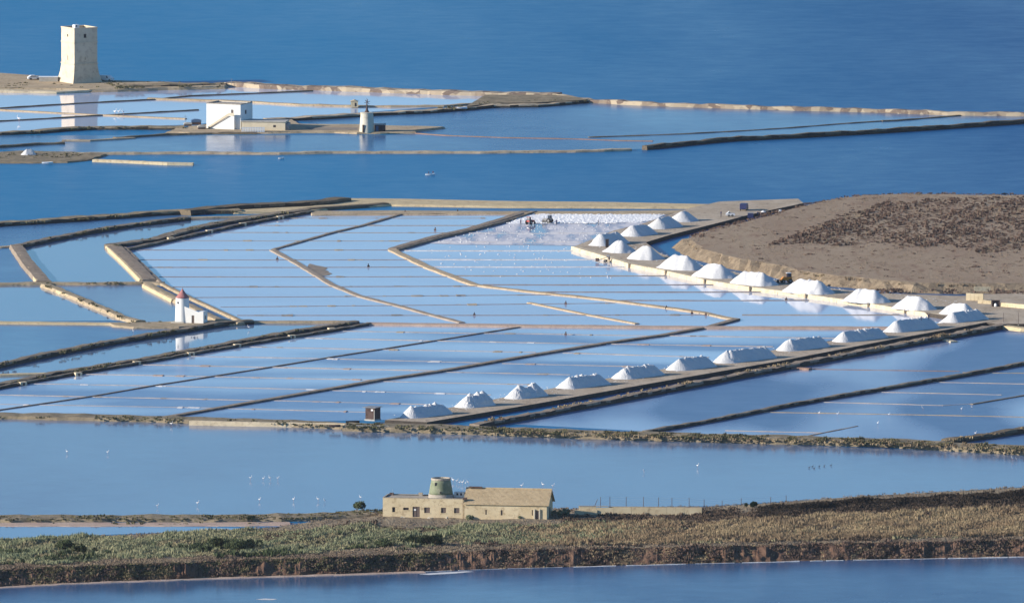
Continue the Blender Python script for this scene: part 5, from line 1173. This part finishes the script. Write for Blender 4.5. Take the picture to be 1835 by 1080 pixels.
# blue covered clutter left of the far white house
for px, py, w_, h_, lb in [(352, 224, 2.8, 1.7, 'blue covered stack close to the left side of the far white house'), (337, 226, 2.2, 1.0, 'grey covered stack farther left of the far white house'), (362, 232, 2.2, 1.2, 'pale block at the foot of the outside staircase')]:
    o = empty('covered_stack', P(px, py, 0.55), 0.1, lb, 'stack'); MB().box(-w_/2, w_/2, 0, 1.8, 0, h_*0.8).build('crate', 'wood_dark', o)
    MB().prism([(-w_/2-.1, h_*0.45), (-w_/2-.1, h_*.803), (-w_*.2, h_), (w_*.25, h_*.95), (w_/2+.1, h_*.803), (w_/2+.1, h_*.5)], -.08, 1.9).build('cover', 'blue_tarp' if 'blue' in lb else 'concrete', o)
for px, py, h_, lb in [(332, 222, 2.8, 'thin mast left of the blue covered stack'), (415, 151, 1.8, 'short post at the left end of the far stone bank')]:
    o = empty('mast', P(px, py, 0.9), 0, lb, 'mast'); MB().tube((0, 0, -.3), (0, 0, h_), .07, .04, 6).build('pole', 'grey_metal', o); MB().tube((-.5, 0, h_*.8), (.5, 0, h_*.8), .04, n=5).build('crossbar', 'grey_metal', o)
# ruined walls at the right end of the quay
def block_wall(pts, zb, h, th, name, label, n):
    O_ = P(pts[0][0], pts[0][1], zb); o = empty(name, O_, 0, label, 'wall')
    W = [P(x, y, zb)-O_ for x, y in pts]; hs_ = h
    for (a, b), k in zip(zip(W[:-1], W[1:]), n):
        d = (b-a)/k; ang = math.atan2(d.y, d.x)
        for i in range(k):
            for j, (z0_, z1_) in enumerate(((-.3, h*.5), (h*.5+.02, h))):
                q = MB().box(.02, d.length-.02, 0, th, z0_, z1_*(1+random.uniform(-.04, .04) if j else 1)).build('block', 'farm_wall', o)
                q.location = a+d*i; q.rotation_euler = (0, 0, ang)
    return o
block_wall([(1731, 538), (1762, 539)], 1.1, 2.0, .5, 'ruined_wall', 'tallest stub of ruined beige wall above the last quay heaps', [4])
block_wall([(1752, 543.5), (1776, 544.5)], 1.1, .95, .4, 'ruined_wall', 'short low beige wall left of the dark gateway', [3])
block_wall([(1792, 549), (1900, 558)], 1.1, 1.1, .4, 'ruined_wall', 'long low beige wall right of the dark gateway, running to the edge', [12])
block_wall([(1745, 520), (1775, 520)], 1.3, 1.0, .4, 'ruined_wall', 'broken beige wall piece at the foot of the brown field', [4])
block_wall([(165, 290.5), (230, 293), (300, 296.5), (346, 297)], 0.0, 0.75, 2.2, 'stone_pier', 'low pier of pale blocks running out from the muddy spit at far left', [6, 8, 4])
gt = empty('gateway', P(1777, 549, 1.1), -0.1, 'dark gateway between two low beige walls with a white bag inside', 'gateway')
MB().box(0, .25, 0, .5, -.2, 1.6).build('post', 'wood_dark', gt); MB().box(2.0, 2.25, 0, .5, -.2, 1.6).build('post', 'wood_dark', gt); MB().box(-.05, 2.3, -.03, .53, 1.603, 1.75).build('lintel', 'wood_dark', gt); MB().box(.26, 1.99, .4, .48, -.1, 1.6).build('gate', 'opening_dark', gt)
MB().lathe([(.35, 0), (.42, .3), (.3, .75), (.1, .9)], 10, 1.1, .05).build('bag', 'white_paint', gt)
for px, y0_, y1_, lb in [(1798, 578, 560, 'thin upright pole by the quay end, left one of two'), (1825, 582, 560, 'thin upright pole by the quay end, right one of two')]:
    o = empty('pole', P(px, y0_, 1.1), 0, lb, 'pole'); MB().tube((0, 0, -.3), (0, 0, (y0_-y1_)*mpp(570)), .06, .05, 6).build('shaft', 'wood_dark', o); MB().tube((0, 0, -.05), (0, 0, .15), .15, .12, 8).build('footing', 'concrete', o)
# upright plank and gap on far heaps
o = empty('plank_prop', P(1227, 396, 1.1), 0.3, 'upright dark plank leaning on the farthest salt heap', 'plank'); MB().box(-.2, .2, -1.2, -1.1, 0, 1.5).build('board', 'wood_dark', o); MB().box(-.08, .08, -1.09, -.3, .9, 1.0).build('strut', 'wood_dark', o)
o = empty('shelter', P(1088, 443.5, 1.1), 0.0, 'narrow dark shelter opening set into the side of a salt heap', 'shelter'); MB().box(-.45, .45, 0, .8, 0, 2.2).build('body', 'opening_dark', o); MB().box(-.6, .6, -.1, .9, 2.203, 2.32).build('lid', 'wood_dark', o)
# sluice posts on the pan dividers
GS = 'small sluice posts on the salt pan dividers'
sp_ = [(1240, 632-70, 'on the middle divider left of the lower bank corner'), (850, 565, 'on the lowest upper divider near the centre'), (1014, 545, 'near the middle of the upper field'), (1194, 553, 'standing in the pan above the tan bank'), (1265, 565, 'at the right end of the lowest upper divider'), (660, 478, 'on a divider right of the mud patch'), (497, 465, 'where a divider meets the left field bank'),
       (1409, 538, 'standing in the pan below the quay wall'), (780, 413, 'at the far field bank beside a divider'), (1014, 600, 'in the lower field below the pink bank'), (820, 381, 'on the far causeway edge'), (726, 382, 'on the far causeway where the thin field bank starts')]
proto = None
for px, py, lb in sp_:
    lb = 'small dark sluice post '+lb
    if proto is None:
        proto = empty('sluice_post', P(px, py, 0.05), 0, lb, 'sluice', GS); MB().box(-.12, .12, -.12, .12, -.2, .9).build('post', 'wood_dark', proto); MB().box(-.35, .35, -.16, -.122, -.1, .45).build('gate_board', 'wood_dark', proto)
    else: copy_tree(proto, P(px, py, 0.05), random.uniform(-.4, .4), lb)
# sluice walls across the twin banks
GW = 'small pale sluice bridges over the twin bank channel'
proto = None
for px, py, lb in [(41, 687, 'near the left edge of the photo, on the lowest twin bank'), (140, 670, 'second from the left along the lower twin bank'), (245, 650, 'third from the left along the lower twin bank'), (342, 634, 'fourth along the lower twin bank, below the white mill'), (425, 619, 'fifth along the lower twin bank'), (523, 603, 'near the right end of the lower twin bank'), (594, 590, 'last before the right end of the lower twin bank'),
                   (306, 428, 'on the upper twin bank nearest its left corner'), (375, 415, 'on the upper twin bank, middle'), (435, 402, 'on the upper twin bank, near its right part'), (502, 390, 'on the upper twin bank, closest to the causeway')]:
    lb = 'pale sluice block '+lb
    if proto is None:
        proto = empty('sluice_bridge', P(px, py, 0.5), R(20), lb, 'sluice', GW); MB().box(-.9, .9, -.8, .8, -.8, .45).build('block', 'pale_stone', proto); MB().box(-.25, .25, -.9, -.803, -.4, .3).build('gate_board', 'wood_dark', proto)
    else: copy_tree(proto, P(px, py, 0.5), R(20), lb)
# gate on causeway
# ---------------------------------------------------------------- birds
J = {'b': (0, 0, .62, .13), 't': (0, .22, .66, .06), 'tt': (0, .36, .66, .02), 'c': (0, -.16, .66, .10), 'n1': (0, -.27, .82, .035), 'n2': (0, -.24, 1.0, .03), 'h': (0, -.30, 1.12, .045), 'k': (0, -.40, 1.06, .016),
     'l1': (-.05, .03, .48, .02), 'l2': (-.05, .0, .26, .012), 'l3': (-.05, .02, -.05, .012), 'r1': (.05, .03, .48, .02), 'r2': (.05, .05, .26, .012), 'r3': (.05, .02, -.05, .012)}
bm_ = skinned('bird_body', J, ['b t', 't tt', 'b c', 'c n1', 'n1 n2', 'n2 h', 'h k', 'b l1', 'l1 l2', 'l2 l3', 'b r1', 'r1 r2', 'r2 r3'], 'b')
for mt in ('feather_white', 'bird_leg', 'feather_dark'): bm_.materials.append(MATS[mt])
for p in bm_.polygons:
    p.use_smooth = True
    p.material_index = 1 if p.center.z < .45 else (2 if p.center.y < -.36 else 0)
dm_ = bm_.copy()
for p in dm_.polygons: p.material_index = 2
GBd = 'white birds wading in the lagoons'
birds = [(120, 809, 'farthest left in the near lagoon'), (193, 810, 'second from the left in the near lagoon'), (282, 906, 'in the near lagoon above the left end of the shore'), (354, 902, 'in the near lagoon, second close to the left shore'),
 (449, 857, 'leftmost of four in a line left of the farm'), (472, 857, 'second of four in a line left of the farm'), (484, 857, 'third of four in a line left of the farm'), (498, 857, 'rightmost of four in a line left of the farm'),
 (465, 895, 'alone in front of the marsh clump'), (526, 895, 'midway between the marsh clump and the farm'), (570, 895, 'left one of a close pair near the farm'), (582, 896, 'right one of a close pair near the farm'), (646, 891, 'nearest to the left corner of the farmhouse'),
 (812, 861, 'first in the line beside the mill stump'), (819, 862, 'second in the line beside the mill stump'), (824, 864, 'third in the line beside the mill stump'), (829, 865, 'fourth in the line beside the mill stump'), (834, 865, 'fifth in the line beside the mill stump'), (839, 864, 'last in the line beside the mill stump'),
 (935, 871, 'above the middle of the tiled roof'), (973, 869, 'left of two above the right end of the tiled roof'), (991, 871, 'right of two above the right end of the tiled roof'), (1154, 843, 'alone above the low cream wall'), (1250, 835, 'right of the farm in open water'),
 (1815, 822, 'left of a pair by the right edge'), (1822, 822, 'right of a pair by the right edge'), (1468, 740, 'leftmost on the right hand pan divider'), (1501, 742, 'second on the right hand pan divider'), (1593, 742, 'third on the right hand pan divider'), (1573, 758, 'below the right hand pan divider'),
 (1654, 731, 'above the right hand pan divider'), (1723, 732, 'left of a pair in the upper right pan'), (1742, 729, 'right of a pair in the upper right pan'), (1748, 776, 'near the dark bank at lower right'), (239, 593, 'between the white mill and the left bank'), (446, 587, 'right of the white mill'),
 (307, 760, 'just below the bushy bank at left'), (206, 203, 'left of three in the far pan right of the tower'), (213, 202, 'middle of three in the far pan right of the tower'), (221, 203, 'right of three in the far pan right of the tower'), (34, 216, 'in the far pan below the left end of the tower spit')]
for i, (px, py, lb) in enumerate(birds):
    o = bpy.data.objects.new('wading_bird', bm_); COL.objects.link(o); o.location = P(px, py+3.5, 0.04); o.rotation_euler = (0, 0, random.choice([1.2, -1.2, 1.7, -1.8, 0.9])+random.uniform(-.3, .3)); s = random.uniform(0.75, 1.1); s = s*(1.6 if py < 220 else 1); o.scale = (s*1.15,)*3
    tag(o, 'white wading bird '+lb, 'bird', GBd)
for i, (px, py) in enumerate([(1450, 840), (1459, 841), (1468, 838), (1477, 837), (1489, 836), (1456, 838)]):
    o = bpy.data.objects.new('dark_bird', dm_); COL.objects.link(o); o.location = P(px, py+1, -0.38); o.rotation_euler = (0, 0, random.uniform(1, 2)); o.scale = (.9,)*3
    tag(o, 'small dark bird swimming in the loose flock of six below the right hand bank', 'bird', 'dark birds swimming in a flock')

# ---------------------------------------------------------------- thin sea haze, one closed box round everything
hm = bpy.data.materials.new('haze'); hm.use_nodes = True
for n_ in list(hm.node_tree.nodes):
    if n_.type != 'OUTPUT_MATERIAL': hm.node_tree.nodes.remove(n_)
pv = hm.node_tree.nodes.new('ShaderNodeVolumePrincipled'); pv.inputs['Density'].default_value = HAZE; pv.inputs['Color'].default_value = (0.72, 0.82, 1.0, 1); pv.inputs['Anisotropy'].default_value = 0.0
hm.node_tree.links.new(pv.outputs[0], hm.node_tree.nodes['Material Output'].inputs['Volume'])
hz = MB().box(-42000, 42000, -9500, 61000, -4, 620).build('haze', hm, None, False, Vector((0, 0, 0))); hz['kind'] = 'stuff'
sc.cycles.volume_bounces = 0
